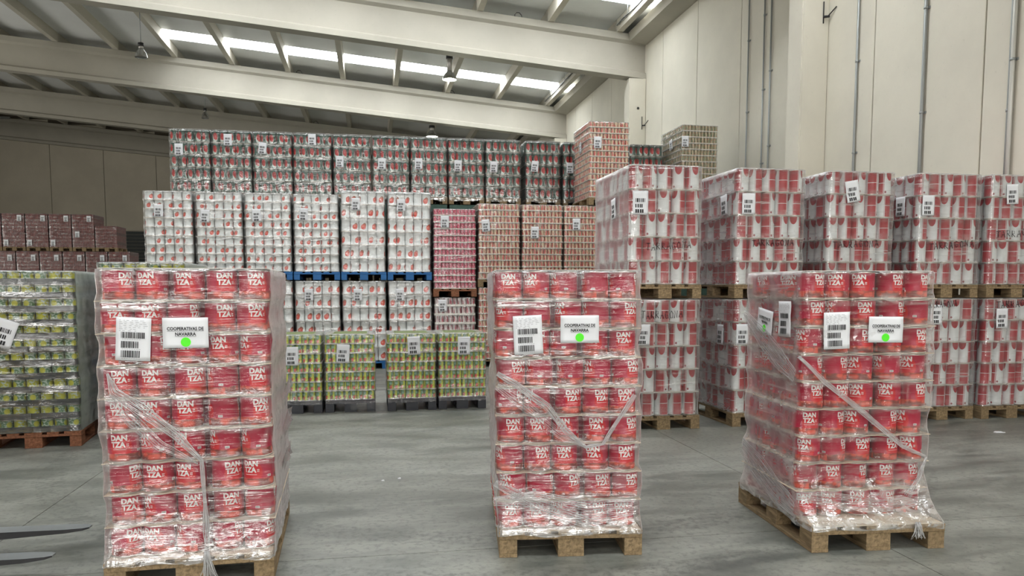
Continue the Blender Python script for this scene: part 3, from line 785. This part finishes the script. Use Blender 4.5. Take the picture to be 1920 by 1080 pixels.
# lamps
def lamp(px, py, Y, wid, rod, lit, lab, body=.22):
    d = ray(px, py); t = Y/d.y; p = Vector((0, 0, EYE))+d*t
    root = empty('high_bay_lamp', p); tag(root, lab, 'lamp', 'hanging high bay lamps'); r = wid/2
    bm = mb(); prof = [(r, 0), (r*.94, .06), (r*.72, .15), (r*.42, .22), (r*.36, .25), (r*.34, .25), (r*.40, .21), (r*.70, .14), (r*.92, .055), (r*.97, 0), (r, 0)]
    lathe(bm, prof, 24, [0]*10); obj('reflector', bm, 'lampshade', root)
    bm = mb(); lathe(bm, [(0, .015), (r*.92, .02), (r*.6, .08), (0, .10)], 20, [0]*3); obj('lamp_glass', bm, 'lamp_on' if lit else 'lamp_off', root)
    bm = mb(); lathe(bm, [(0, .24), (r*.36, .24), (r*.36, .25+body), (r*.30, .27+body), (0, .27+body)], 16, [0]*4); obj('housing', bm, 'tindull', root)
    bm = mb(); lathe(bm, [(0, .25+body), (r*.46, .25+body), (r*.46, .34+body), (0, .36+body)], 16, [0]*3); obj('housing_cap', bm, 'steelblack', root)
    zt = PZ+SL*(XW-p.x)+.28-p.z
    bm = mb(); tube(bm, [(0, 0, .3+body), (0, 0, zt)], .012, 6); obj('rod', bm, 'pipe', root)
    if lit:
        l = bpy.data.lights.new('lamp_light', 'POINT'); l.energy = LAMP_W; l.shadow_soft_size = .12; l.color = (.95, 1, .88); lo = bpy.data.objects.new('lamp_light', l); lo.parent = root; lo.location = (0, 0, -.05); col.objects.link(lo)
lamp(843, 150, 22.6, .42, 0, True, 'lit bell lamp hanging before the skylight strip, right of the roof centre', .34)
lamp(810, 257, 31.2, .50, 0, True, 'glowing greenish lamp just above the green tomato can row', .10)
lamp(265, 108, 23.8, .34, 0, False, 'unlit bell lamp over the second beam at upper left', .06)
lamp(385, 222, 31.6, .28, 0, False, 'small unlit lamp on a long rod before the third beam', .03)

# ================================================================ PALLET LOADS
# --- three near loads of crimson cans
def near(label, px, py, psi, ny, palD, offy, labels, offx=0.0):
    p = on_z(px, py, .144); p.z = 0
    return load(label, 'wrapped pallets of crimson tomato cans in the foreground', 'crimson', 0, 0, 0, 5, ny, 9, .1545, .160, 'crimson', sides='LRB', psi=psi, at=p, palD=palD, offy=offy, offx=offx,
                film='film_near', flare=True, near=True, gap=.020, film_res=.022, film_amp=.008, labels=labels, sheet='card', jitter=.002)
L1, lo1 = near('wrapped pallet of crimson tomato cans at left, beside the fork tips', 357, 1047, R_(2.1), 7, 1.2, .05,
               [('bar', 250, 636, -.06), ('coop', 348, 624, 0)])
L2, lo2 = near('wrapped pallet of crimson tomato cans standing in the middle of the floor', 1071, 996, R_(-7.0), 7, 1.2, .03,
               [('bar', 990, 628, .05), ('coop', 1087, 617, .0)], offx=-.012)
L3, lo3 = near('wrapped pallet of crimson tomato cans at right, turned to show labels on its side too', 1649, 986, R_(-4.4), 5, 1.04, .17,
               [('bar', 1569, 620, .03), ('coop', 1661, 618, -.01), ('coop', 1434, 602, -.12, 'L'), ('bar', 1471, 598, .02, 'L')], offx=-.0)
# twisted ropes of film, in px along the faces
def rope(root, local, pts, face='F', n=7, spread=.012, r=.0022, seed=0, out=.006, label=None, name='film_strand'):
    bm = mb(); rg = random.Random(seed)
    base = []
    for a, b2 in zip(pts, pts[1:]):
        for k in range(4): t = k/4; base.append((a[0]+(b2[0]-a[0])*t, a[1]+(b2[1]-a[1])*t, (a[2] if len(a) > 2 else 1)+((b2[2] if len(b2) > 2 else 1)-(a[2] if len(a) > 2 else 1))*t))
    base.append((pts[-1][0], pts[-1][1], pts[-1][2] if len(pts[-1]) > 2 else 1))
    P = [(local(x, y, face), s) for x, y, s in base]; nrm = {'F': Vector((0, -1, 0)), 'L': Vector((-1, 0, 0))}[face]
    lines = []
    for q in range(n):
        o0 = (q/(n-1)-.5)*2*spread; ph = rg.uniform(0, 6); line = []
        for i, (p, s) in enumerate(P):
            d = (P[min(i+1, len(P)-1)][0]-P[max(i-1, 0)][0]).normalized(); sd = d.cross(nrm).normalized()
            line.append(p+sd*(o0*s+.0015*math.sin(i*1.3+ph))+nrm*(out+.003*math.sin(i*.9+ph*2)))
        lines.append(line); tube(bm, line, r*rg.uniform(.6, 1.3), 5)
    # thin web between the strands
    for A, B in zip(lines, lines[1:]):
        va = [bm.verts.new(p+nrm*.001) for p in A]; vb = [bm.verts.new(p+nrm*.001) for p in B]
        for i in range(len(va)-1): f = bm.faces.new((va[i], va[i+1], vb[i+1], vb[i])); f.smooth = True; f.material_index = 1
    obj(name, bm, ['rope', 'film_mid'], root, label=label or 'bunched diagonal band of film')
rope(L1, lo1, [(202, 700, .3), (215, 735, 1.5), (262, 765, 2.0), (330, 815, 1.6), (378, 862, .6), (384, 930, .5), (388, 1000, 1), (389, 1036, .6)], n=8, spread=.014, seed=1)
rope(L1, lo1, [(203, 742, 1), (250, 790, 2), (300, 835, 1.5), (372, 868, .4)], n=6, spread=.016, r=.0012, seed=2)
rope(L2, lo2, [(932, 700, 1), (975, 726, 1.4), (1025, 762, 1.6), (1062, 808, 1.2), (1098, 838, .6), (1130, 832, .6), (1160, 785, .8), (1190, 740, 1)], n=7, spread=.012, seed=3)
rope(L2, lo2, [(932, 722, 1.5), (985, 760, 2), (1050, 815, 1.2), (1100, 839, .4)], n=6, spread=.016, r=.0012, seed=4)
rope(L2, lo2, [(925, 940, 1), (1000, 935, 2), (1100, 960, 3), (1185, 950, 2)], n=10, spread=.022, r=.0016, seed=5)
rope(L2, lo2, [(928, 905, 1), (1010, 950, 2), (1110, 985, 2)], n=7, spread=.018, r=.0016, seed=6)
rope(L3, lo3, [(1497, 668, .6), (1545, 715, 1.0), (1620, 775, 1.2), (1690, 835, 1.0), (1735, 856, .5)], n=7, spread=.012, seed=7)
rope(L3, lo3, [(1735, 856, .5), (1722, 895, .8), (1700, 930, 1.5)], n=5, spread=.014, seed=8)
rope(L3, lo3, [(1397, 588, .6), (1430, 632, 1.4), (1462, 672, 1.4), (1491, 706, .8)], 'L', n=13, r=.0014, spread=.05, seed=9)
rope(L3, lo3, [(1393, 838, 1.0), (1425, 880, 1.4), (1460, 925, 1.2), (1490, 955, .8)], 'L', n=15, r=.0014, spread=.07, seed=10)
rope(L3, lo3, [(1492, 930, 1.0), (1560, 935, 2), (1640, 950, 2), (1735, 935, 1)], n=9, spread=.02, r=.0015, seed=11)
def tail(root, x, y, z, seed, hgt=.17):
    bm = mb(); rg = random.Random(seed)
    for q in range(16):
        a = rg.uniform(-.012, .012); b2 = rg.uniform(-.045, .05); pts = []
        for k in range(6): t = k/5; pts.append((x+a+(b2-a)*t**1.3, y-.012-.02*rg.random(), z-hgt*t*rg.uniform(.85, 1)))
        tube(bm, pts, [.004, .005, .004, .003, .003, .002], 5)
    obj('film_tail', bm, 'rope', root, label='knotted loose end of the film')
tail(L1, .085, -.005, .185, 1, .155); tail(L3, .215, -.004, .165, 2, .10)
def side_flap(root, xr, seed, y0=.5, z0=.45, z1=1.0):
    bm = mb(); rg = random.Random(seed); n = 10
    for s_ in range(3):
        z = z0+(z1-z0)*s_/3; a = [bm.verts.new((xr+.012, y0+.1*s_+k*.03, z+.05*math.sin(k))) for k in range(n)]
        b2 = [bm.verts.new((xr+.03+.03*abs(math.sin(k*1.7+s_)), y0+.1*s_+k*.03, z+.10+.05*math.sin(k*1.4))) for k in range(n)]
        for k in range(n-1): f = bm.faces.new((a[k], a[k+1], b2[k+1], b2[k])); f.smooth = True
    obj('loose_film', bm, 'rope', root)
side_flap(L1, .40, 3)

# --- red and white can stacks by the right wall, two high
YR = 7.55
RW = [(2.62, 's1'), (3.80, 's2'), (4.87, 's3'), (5.93, 's4'), (6.80, 's5')]
uplab = ['upper pallet of red and white cans, left end of the right-hand row', 'upper red and white pallet, second from the left in the right-hand row, above its gap',
         'upper red and white pallet, third in the right-hand row, tilted barcode sheet near its top', 'upper red and white pallet, fourth in the right-hand row, barcode sheets on two faces',
         'upper red and white pallet cut off by the right edge of the photo']
lowlab = ['lower red and white pallet at the left end, behind the middle crimson pallet', 'lower red and white pallet second in the row, left of the right crimson pallet',
          'lower red and white pallet mostly hidden behind the right crimson pallet', 'lower red and white pallet, fourth in the row, right of the right crimson pallet', 'lower red and white pallet cut off by the right edge of the photo']
upl = [[('far', 1201, 380, 0, 'F', 1.1), ('far', 1150, 392, .1, 'L')], [('far', 1404, 382, 0, 'F', 1.0), ('far', 1357, 385, .1, 'L')], [('far', 1599, 359, .18, 'F', 1.05)], [('far', 1741, 385, 0, 'F', 1.0), ('far', 1688, 388, 0, 'L')], [('far', 1899, 364, .05)]]
lol = [[('far', 1206, 628, -.03)], [('far', 1393, 627, 0), ('far', 1350, 627, 0, 'L')], [], [('far', 1756, 590, 0)], [('far', 1879, 597, .03)]]
upw = [[(1212, 470, 1298, 464, 13, 'TARRAGONA')], [(1410, 462, 1490, 460, 12, 'TARRAGONA')], [(1562, 465, 1650, 462, 12, 'TARRAGONA')], [(1742, 468, 1828, 462, 12, 'TARRAGONA')], [(1868, 446, 1955, 440, 12, 'TARRAGONA')]]
low = [[(1203, 598, 1282, 596, 14, 'TARRAGONA')], None, [(1560, 600, 1650, 596, 12, 'TARRAGONA')], [(1735, 578, 1796, 574, 12, 'TARRAGONA')], [(1868, 578, 1950, 572, 12, 'TARRAGONA')]]
for k, (x0, _) in enumerate(RW):
    dy = (-.0, .02, .03, .0, -.04)[k]
    for lev in (0, 1):
        load((lowlab, uplab)[lev][k], 'red and white can pallets by the right wall', 'redwhite', x0, YR+dy+(.02 if lev else 0), 1.374*lev, 5, 8, 5, .154, .2435, 'redwhite', sides='L',
             film='film_mid', labels=(lol, upl)[lev][k], writing=(low, upw)[lev][k], psi=R_((0, .4, -.5, .3, 0)[k]), film_amp=.005, sheet='cardw', palD=1.2, flare=False)
# --- yellow-green half pallets
YY = 9.28
for k, (x0, lab, lbs) in enumerate(((-1.165, 'half pallet of lime green tomato cans just right of the left crimson pallet', [('far', 547, 668)]), (-.545, 'lime green can half pallet left of the narrow gap, loose film over its base', [('far', 643, 663, -.06)]),
        (.185, 'lime green can half pallet right of the narrow gap', [('far', 776, 648, .04)]), (.80, 'lime green can half pallet directly left of the middle crimson pallet', [('far', 870, 648)]))):
    Lg, lg = load(lab, 'half pallets of lime green tomato cans', 'lime', x0, YY+(0, .02, 0, .03)[k], 0, 8, 10, 7, .0725, .112, 'lime', sides='L' if k in (0, 2) else ('R' if k == 1 else ''), pal='blackp', split=False, palW=.585, palD=.76, labels=lbs, film='film_far', sheet='cardw', film_amp=.002, flare=False, film_res=.05)
    for kk in range(2):   # skirts of loose film hanging over the pallet edge
        bm = mb(); n = 16; rg = random.Random(k*3+kk); a = []; c = []
        x_a, x_b = (-.29, .02) if kk == 0 else (0, .29)
        for i in range(n+1):
            x = x_a+(x_b-x_a)*i/n; a.append(bm.verts.new((x, -.004+.004*math.sin(i*2.1), .15))); c.append(bm.verts.new((x, -.012+.012*math.sin(i*1.7+k), .15-(.12 if (k == 1 and kk == 1) else .035)-.02*rg.random())))
        for i in range(n): f = bm.faces.new((a[i], a[i+1], c[i+1], c[i])); f.smooth = True
        obj('film_skirt', bm, 'film_far', Lg)
# --- left: fruit cans in dark trays
A_, la = load('wrapped pallet of yellow and green cans in dark trays, cut off by the left edge', 'pallets of yellow and green cans in trays', 'fruit', 0, 0, 0, 7, 10, 12, .112, .1245, 'fruit', sides='R', psi=R_(6), at=Vector((-3.10, 7.72, 0)), pal='redwood',
     film='film_thick', lip=.052, lipmat='greycard', labels=[('far', 8, 625, -.35, 'F', 1.15)], film_res=.04, film_amp=.006, twofold=True, depth=1.15)
load('lower pallet of yellow and green cans behind the left crimson pallet', 'pallets of yellow and green cans in trays', 'fruit', -2.60, 8.05, 0, 7, 10, 5, .112, .130, 'fruit', sides='R', pal='redwood', film='film_thick', lip=.052, lipmat='greycard', film_res=.05, film_amp=.005, twofold=True, depth=1.15)
load('upper pallet of yellow and green cans rising above the left crimson pallet', 'pallets of yellow and green cans in trays', 'fruit', -2.60, 8.05, .806, 7, 10, 6, .112, .130, 'fruit', sides='R', pal='redwood', film='film_thick', lip=.052, lipmat='greycard', film_res=.05, film_amp=.005, twofold=True, depth=1.15)
# --- white can row
YWH = 14.14; XS = [-3.805+.822*k for k in range(6)]
labs_u = ['upper white tomato can pallet at the left end of the white row', 'upper white tomato can pallet, second from the left end of the white row', 'upper white tomato can pallet, third from the left end of the white row',
          'upper white tomato can pallet of short cans, left of the two stacks of tall cans', 'upper pallet of tall white tomato cans, left one of two', 'upper pallet of tall white tomato cans, right one of two, beside the pink stack']
lp = [(297, 395), (384, 405), (481, 404), (569, 402), (667, 383), (752, 385)]
for k in range(6):
    tall = k > 3
    load(labs_u[k], 'white tomato can pallets in the back row', 'whitetall' if tall else 'white', XS[k]+.02, YWH+(.03*(k % 2)), 1.614, 5, 7, 6 if tall else 9, .1535, .2395 if tall else .1515, 'white', pal='blue', split=True, film='film_far', labels=[('far', lp[k][0], lp[k][1], (0, -.04, .06, -.05, 0, 0)[k])], sheet='cardw', film_res=.08)
lpl = [None, None, None, (579, 553), (671, 553), (750, 553)]
labs_l = ['', 'lower pallet of tall white cans hidden mostly behind the left crimson pallet', 'lower pallet of tall white cans glimpsed right of the left crimson pallet', 'lower pallet of tall white cans above the first two lime green pallets',
          'lower pallet of tall white cans above the narrow gap', 'lower pallet of tall white cans next to the leaning pink and white trays']
for k in range(0, 6):
    if k == 0: labs_l[0] = 'lowest white can pallet at the hidden left end of the row'
    load(labs_l[k], 'white tomato can pallets in the back row', 'whitetall', XS[k]+.02, YWH+(.03*((k+1) % 2)), 0, 5, 7, 6, .1535, .2415, 'white', pal='blue', split=k > 2, film='film_far', labels=[('far', *lpl[k])] if lpl[k] else [], sheet='cardw', film_res=.08)
# --- pink and beige small can stacks
def small(label, group, kind, x0, Y, z, layers, lh, nx=11, pitch=.0695, lbs=(), sides='', pal='wood', lip=.012, film='film_far', lipmat='cardw', **kw):
    return load(label, group, kind, x0, Y, z, nx, 16, layers, pitch, lh, kind, mode='joined', sides=sides, pal=pal, split=False, film=film, labels=lbs, lip=lip, lipmat=lipmat, film_res=.07, film_amp=.004, depth=1.15, jitter=.004, **kw)
G1 = 'small can pallets in the back row'
small('upper pallet of small pink and crimson cans beside the white row', G1, 'pink', 1.15, YWH, 1.31, 12, .121, lbs=[('far', 834, 416)], pal='redwood')
small('lower pallet of pink and white cans in white trays, sagging, under the pink stack', G1, 'whitepink', 1.16, YWH+.03, 0, 7, .164, nx=9, pitch=.083, lbs=[('far', 830, 573, .03)], pal='redwood', lip=.035, lipmat='cardw')
bx = [1.975, 2.80, 3.61, 4.43]
bl_ = ['upper beige and red small can pallet, next to the pink stack', 'upper beige and red small can pallet, middle of the three in the back row', 'upper beige and red pallet partly behind the first red and white stack', 'upper beige and red pallet hidden behind the first red and white stack']
bw_ = ['lower beige and red small can pallet at the left edge of the middle crimson pallet', 'lower beige and red pallet behind the middle crimson pallet', 'lower beige and red pallet behind the right part of the middle crimson pallet', 'lower beige and red pallet behind the right-hand row']
bp = [(911, 423, .12), (1003, 436, 0), (1081, 421, 0), None]
for k in range(4):
    small(bl_[k], G1, 'beige', bx[k], YWH+.02*k, 1.484, 12, .1155, lbs=[('far', *bp[k])] if bp[k] else ())
    small(bw_[k], G1, 'beige', bx[k], YWH+.02*k, 0, 11, .1208)
small('tallest stack of red and beige small cans, on third level left of the far column', G1, 'beige', 4.09, YWH+.03, 3.03, 13, .1085, sides='L', lbs=[('far', 1121, 267), ('far', 1088, 278, .1, 'L')])
small('stack of sage and beige small cans at the wall, right of the far column', G1, 'sage', 6.27, 15.0, 3.16, 12, .122, sides='L', lbs=[('far', 1285, 265), ('far', 1258, 272, .2, 'L')])
# --- green tomato can row, third level
gx_ = [x_at(318+(-0)*0, 15.72, 300)+.757*k for k in range(9)]+[x_at(987, 15.72, 300), x_at(987, 15.72, 300)+.79, x_at(1183, 15.72, 290)]; print('gx', gx_)
gl = ['leftmost green tomato can pallet of the top row', 'green tomato can pallet, second from the left in the top row', 'green tomato can pallet, third from the left in the top row', 'green tomato can pallet, fourth from the left in the top row',
      'green tomato can pallet, fifth from the left in the top row', 'green tomato can pallet, sixth from the left in the top row', 'green tomato can pallet below the glowing lamp, left one', 'green tomato can pallet below the glowing lamp, right one',
      'green tomato can pallet left of the grey upright strip in the top row', 'green tomato can pallet right of the grey upright strip in the top row', 'narrow visible part of a green can pallet left of the tall beige stack', 'dark green can pallet between the tall beige stack and the sage stack']
gp = [(335, 280), (427, 262), (492, 278, -.08), (585, 262), (637, 303), (716, 307), (785, 307), (859, 311), (926, 313), (1003, 312, -.08), (1069, 315), None]
for k, x0 in enumerate(gx_):
    load(gl[k], 'green tomato can pallets in the top row', 'green', x0, 15.72, 3.16, 5, 8, 5, .1440, .2345, 'green', pal='wood', split=False, flare=True, film='film_dark', labels=[('far', *gp[k])] if gp[k] else [], sheet='cardw', film_res=.07, film_amp=.0035, palW=.725)
# hidden lower levels that carry the top row: plain layered loads, one mesh each
def plain_load(label, cat, group, x0, x1, Y, z, h, layers, mat, film='film_dark', D=1.15, lbs=(), nudge=0.0):
    root = empty('pallet_load', ((x0+x1)/2, Y, z)); tag(root, label, cat, group); W = x1-x0
    pallet(root, W, D+.03, 'wood', False)
    bm = mb(); lh = (h-.147)/layers
    for k in range(layers):
        q = .006*math.sin(k*2.1+x0*5); box(bm, -W/2+.012+q, W/2-.012+q, .012, D, .147+k*lh, .147+(k+1)*lh-.008); box(bm, -W/2+.02, W/2-.02, .02, D-.01, .147+(k+1)*lh-.008, .147+(k+1)*lh)
    obj('stacked_cans', bm, mat, root, kind='stuff')
    if film: film_shell(root, -W/2+.014, W/2-.014, .014, D, .147, (h-.147)/layers, layers, film, None, .09, .005, seed=x0, rows=2, off=.010)
    for (x, zz) in lbs: stick(root, PF_SHEET, [('barcode', PF_BARS)], (x, -.022, zz), 'F', 0, 1.0, 'white sheet with three barcodes')
    return root
for k, x0 in enumerate(gx_+[6.27]):
    X1 = x0+(.725 if k < 12 else .8); Yk = 15.72 if k < 12 else 15.0; top = 3.155 if k < 12 else 3.155
    for lev in (0, 1):
        plain_load('green can pallet hidden below the top row at the back' if k < 12 else 'pallet hidden under the sage stack at the wall', 'pallet', 'hidden carrying pallets at the back' if k < 12 else 'hidden pallets under the sage stack', x0, X1, Yk, lev*top/2, top/2-.004, 6, 'core_green', None)
# --- maroon stacks far left
MX = .82; Ym = 31.4
for k in range(6):
    x0 = x_at(4, Ym, 440)+.79*(k-1)
    if k < 5:
        plain_load(['upper maroon can pallet cut by the left edge of the photo', 'upper maroon can pallet, second from the left edge', 'upper maroon can pallet, third from the left edge', 'upper maroon can pallet, fourth from the left edge', 'upper maroon can pallet at the right end of the full height ones'][k],
               'pallet', 'maroon can pallets far left', x0, x0+.765, Ym, 2.81, 1.37, 10, 'maroon', lbs=[(.22, 1.2), (-.25, .3)] if k < 4 else [(.22, 1.2), (-.20, .62)])
x0 = x_at(4, Ym, 440)+.79*4; plain_load('short upper maroon can pallet stepping down toward the dark door', 'pallet', 'maroon can pallets far left', x0, x0+.765, Ym, 2.81, .95, 7, 'maroon')
mlab = ['middle level maroon pallet nearest the left edge of the photo', 'middle level maroon pallet, second from the left edge', 'middle level maroon pallet, third from the left edge', 'middle level maroon pallet, fourth from the left edge', 'middle level maroon pallet, fifth from the left edge', 'middle level maroon pallet, sixth from the left edge', 'middle level maroon pallet at the right end by the dark door']
for k in range(7):
    x0 = x_at(31, Ym, 500)+.79*(k-2)
    plain_load(mlab[k], 'pallet', 'maroon can pallets far left', x0, x0+.765, Ym, 1.405, 1.395, 10, 'maroon', lbs=[(.2, 1.15)])
    plain_load('ground level maroon pallet hidden under the far left stacks', 'pallet', 'hidden ground level maroon pallets', x0, x0+.765, Ym, 0, 1.395, 10, 'maroon', None)

# --- forklift whose fork tips reach into the picture at left
fk = empty('forklift_truck', (-3.9, 4.28, 0)); tag(fk, 'forklift truck, only its two steel fork tips showing at the lower left', 'forklift')
pt = [on_z(170, 986, .13), on_z(101, 1039, .13)]
ang = math.radians(-1.5)
for p in pt:
    bm = mb(); Ln = 1.15
    for i in range(1):
        st = [(-Ln, .045, .055), (-.45, .040, .055), (-.12, .022, .053), (-.03, .014, .040), (0, .008, .022)]
        rings = []
        for (x, th, hw) in st:
            z1 = 0; rings.append([bm.verts.new((x, -hw, z1-th)), bm.verts.new((x, hw, z1-th)), bm.verts.new((x, hw, z1)), bm.verts.new((x, -hw, z1))])
        for A, B in zip(rings, rings[1:]):
            for q in range(4): bm.faces.new((A[q], A[(q+1) % 4], B[(q+1) % 4], B[q])).material_index = 0 if q == 2 else 1  # shade of the blade sides put into their colour, top stays light
        bm.faces.new(rings[0][::-1]); bm.faces.new(rings[-1])
    box(bm, -Ln-.045, -Ln+.001, -.055, .055, -.045, .5)
    bmesh.ops.recalc_face_normals(bm, faces=bm.faces)
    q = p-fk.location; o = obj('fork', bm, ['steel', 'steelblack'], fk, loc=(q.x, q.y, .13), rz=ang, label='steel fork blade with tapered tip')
bm = mb(); yc = (pt[0].y+pt[1].y)/2-4.28; xb_ = pt[0].x+3.9-1.15-.13
for zz in (.12, .48): box(bm, xb_-.05, xb_+.06, yc-.5, yc+.5, zz, zz+.1)
obj('fork_carriage', bm, 'steelblack', fk)
bm = mb(); box(bm, xb_-.18, xb_-.05, yc-.42, yc-.30, .08, 2.1); box(bm, xb_-.18, xb_-.05, yc+.30, yc+.42, .08, 2.1); box(bm, xb_-.16, xb_-.08, yc-.42, yc+.42, 1.95, 2.08); box(bm, xb_-.16, xb_-.08, yc-.42, yc+.42, .25, .35); obj('mast', bm, 'steelblack', fk)
bm = mb(); box(bm, xb_-1.9, xb_-.2, yc-.5, yc+.5, .18, .85); box(bm, xb_-1.9, xb_-1.2, yc-.5, yc+.5, .85, 1.15); bmesh.ops.bevel(bm, geom=bm.edges[:], offset=.04, segments=2, affect='EDGES'); obj('truck_body', bm, 'yellow', fk)
for sx, sy in ((-.45, -.5), (-.45, .5), (-1.6, -.45), (-1.6, .45)):
    bm = mb(); tube(bm, [(0, -.09, 0), (0, .09, 0)], .25, 20); obj('wheel', bm, 'steelblack', fk, loc=(xb_+sx, yc+sy, .25))
# scraps of paper on the floor
for (px, py, s, lab) in ((1873, 811, .05, 'scrap of white paper on the floor near the right edge'), (718, 902, .012, 'tiny white scrap on the floor left of the middle pallet, left one of two'), (749, 898, .012, 'tiny white scrap on the floor left of the middle pallet, right one of two')):
    p = on_z(px, py, 0); bm = mb(); n = 7
    top = [bm.verts.new((s*math.cos(a*6.283/n)*(1+.4*math.sin(a*2.3)), s*.7*math.sin(a*6.283/n)*(1+.3*math.cos(a*3.1)), .004+.006*abs(math.sin(a*1.9)))) for a in range(n)]
    c = bm.verts.new((0, 0, .009)); bot = [bm.verts.new((v.co.x, v.co.y, .0005)) for v in top]
    for i in range(n): bm.faces.new((top[i], top[(i+1) % n], c)); bm.faces.new((bot[i], bot[(i+1) % n], top[(i+1) % n], top[i]))
    bm.faces.new(bot[::-1])
    tag(obj('paper_scrap', bm, 'paper', loc=p), lab, 'paper scrap')
for o in bpy.data.objects:
    for k in ('_xl', '_xr', '_yf'):
        if k in o: del o[k]
print('objects', len(bpy.data.objects))
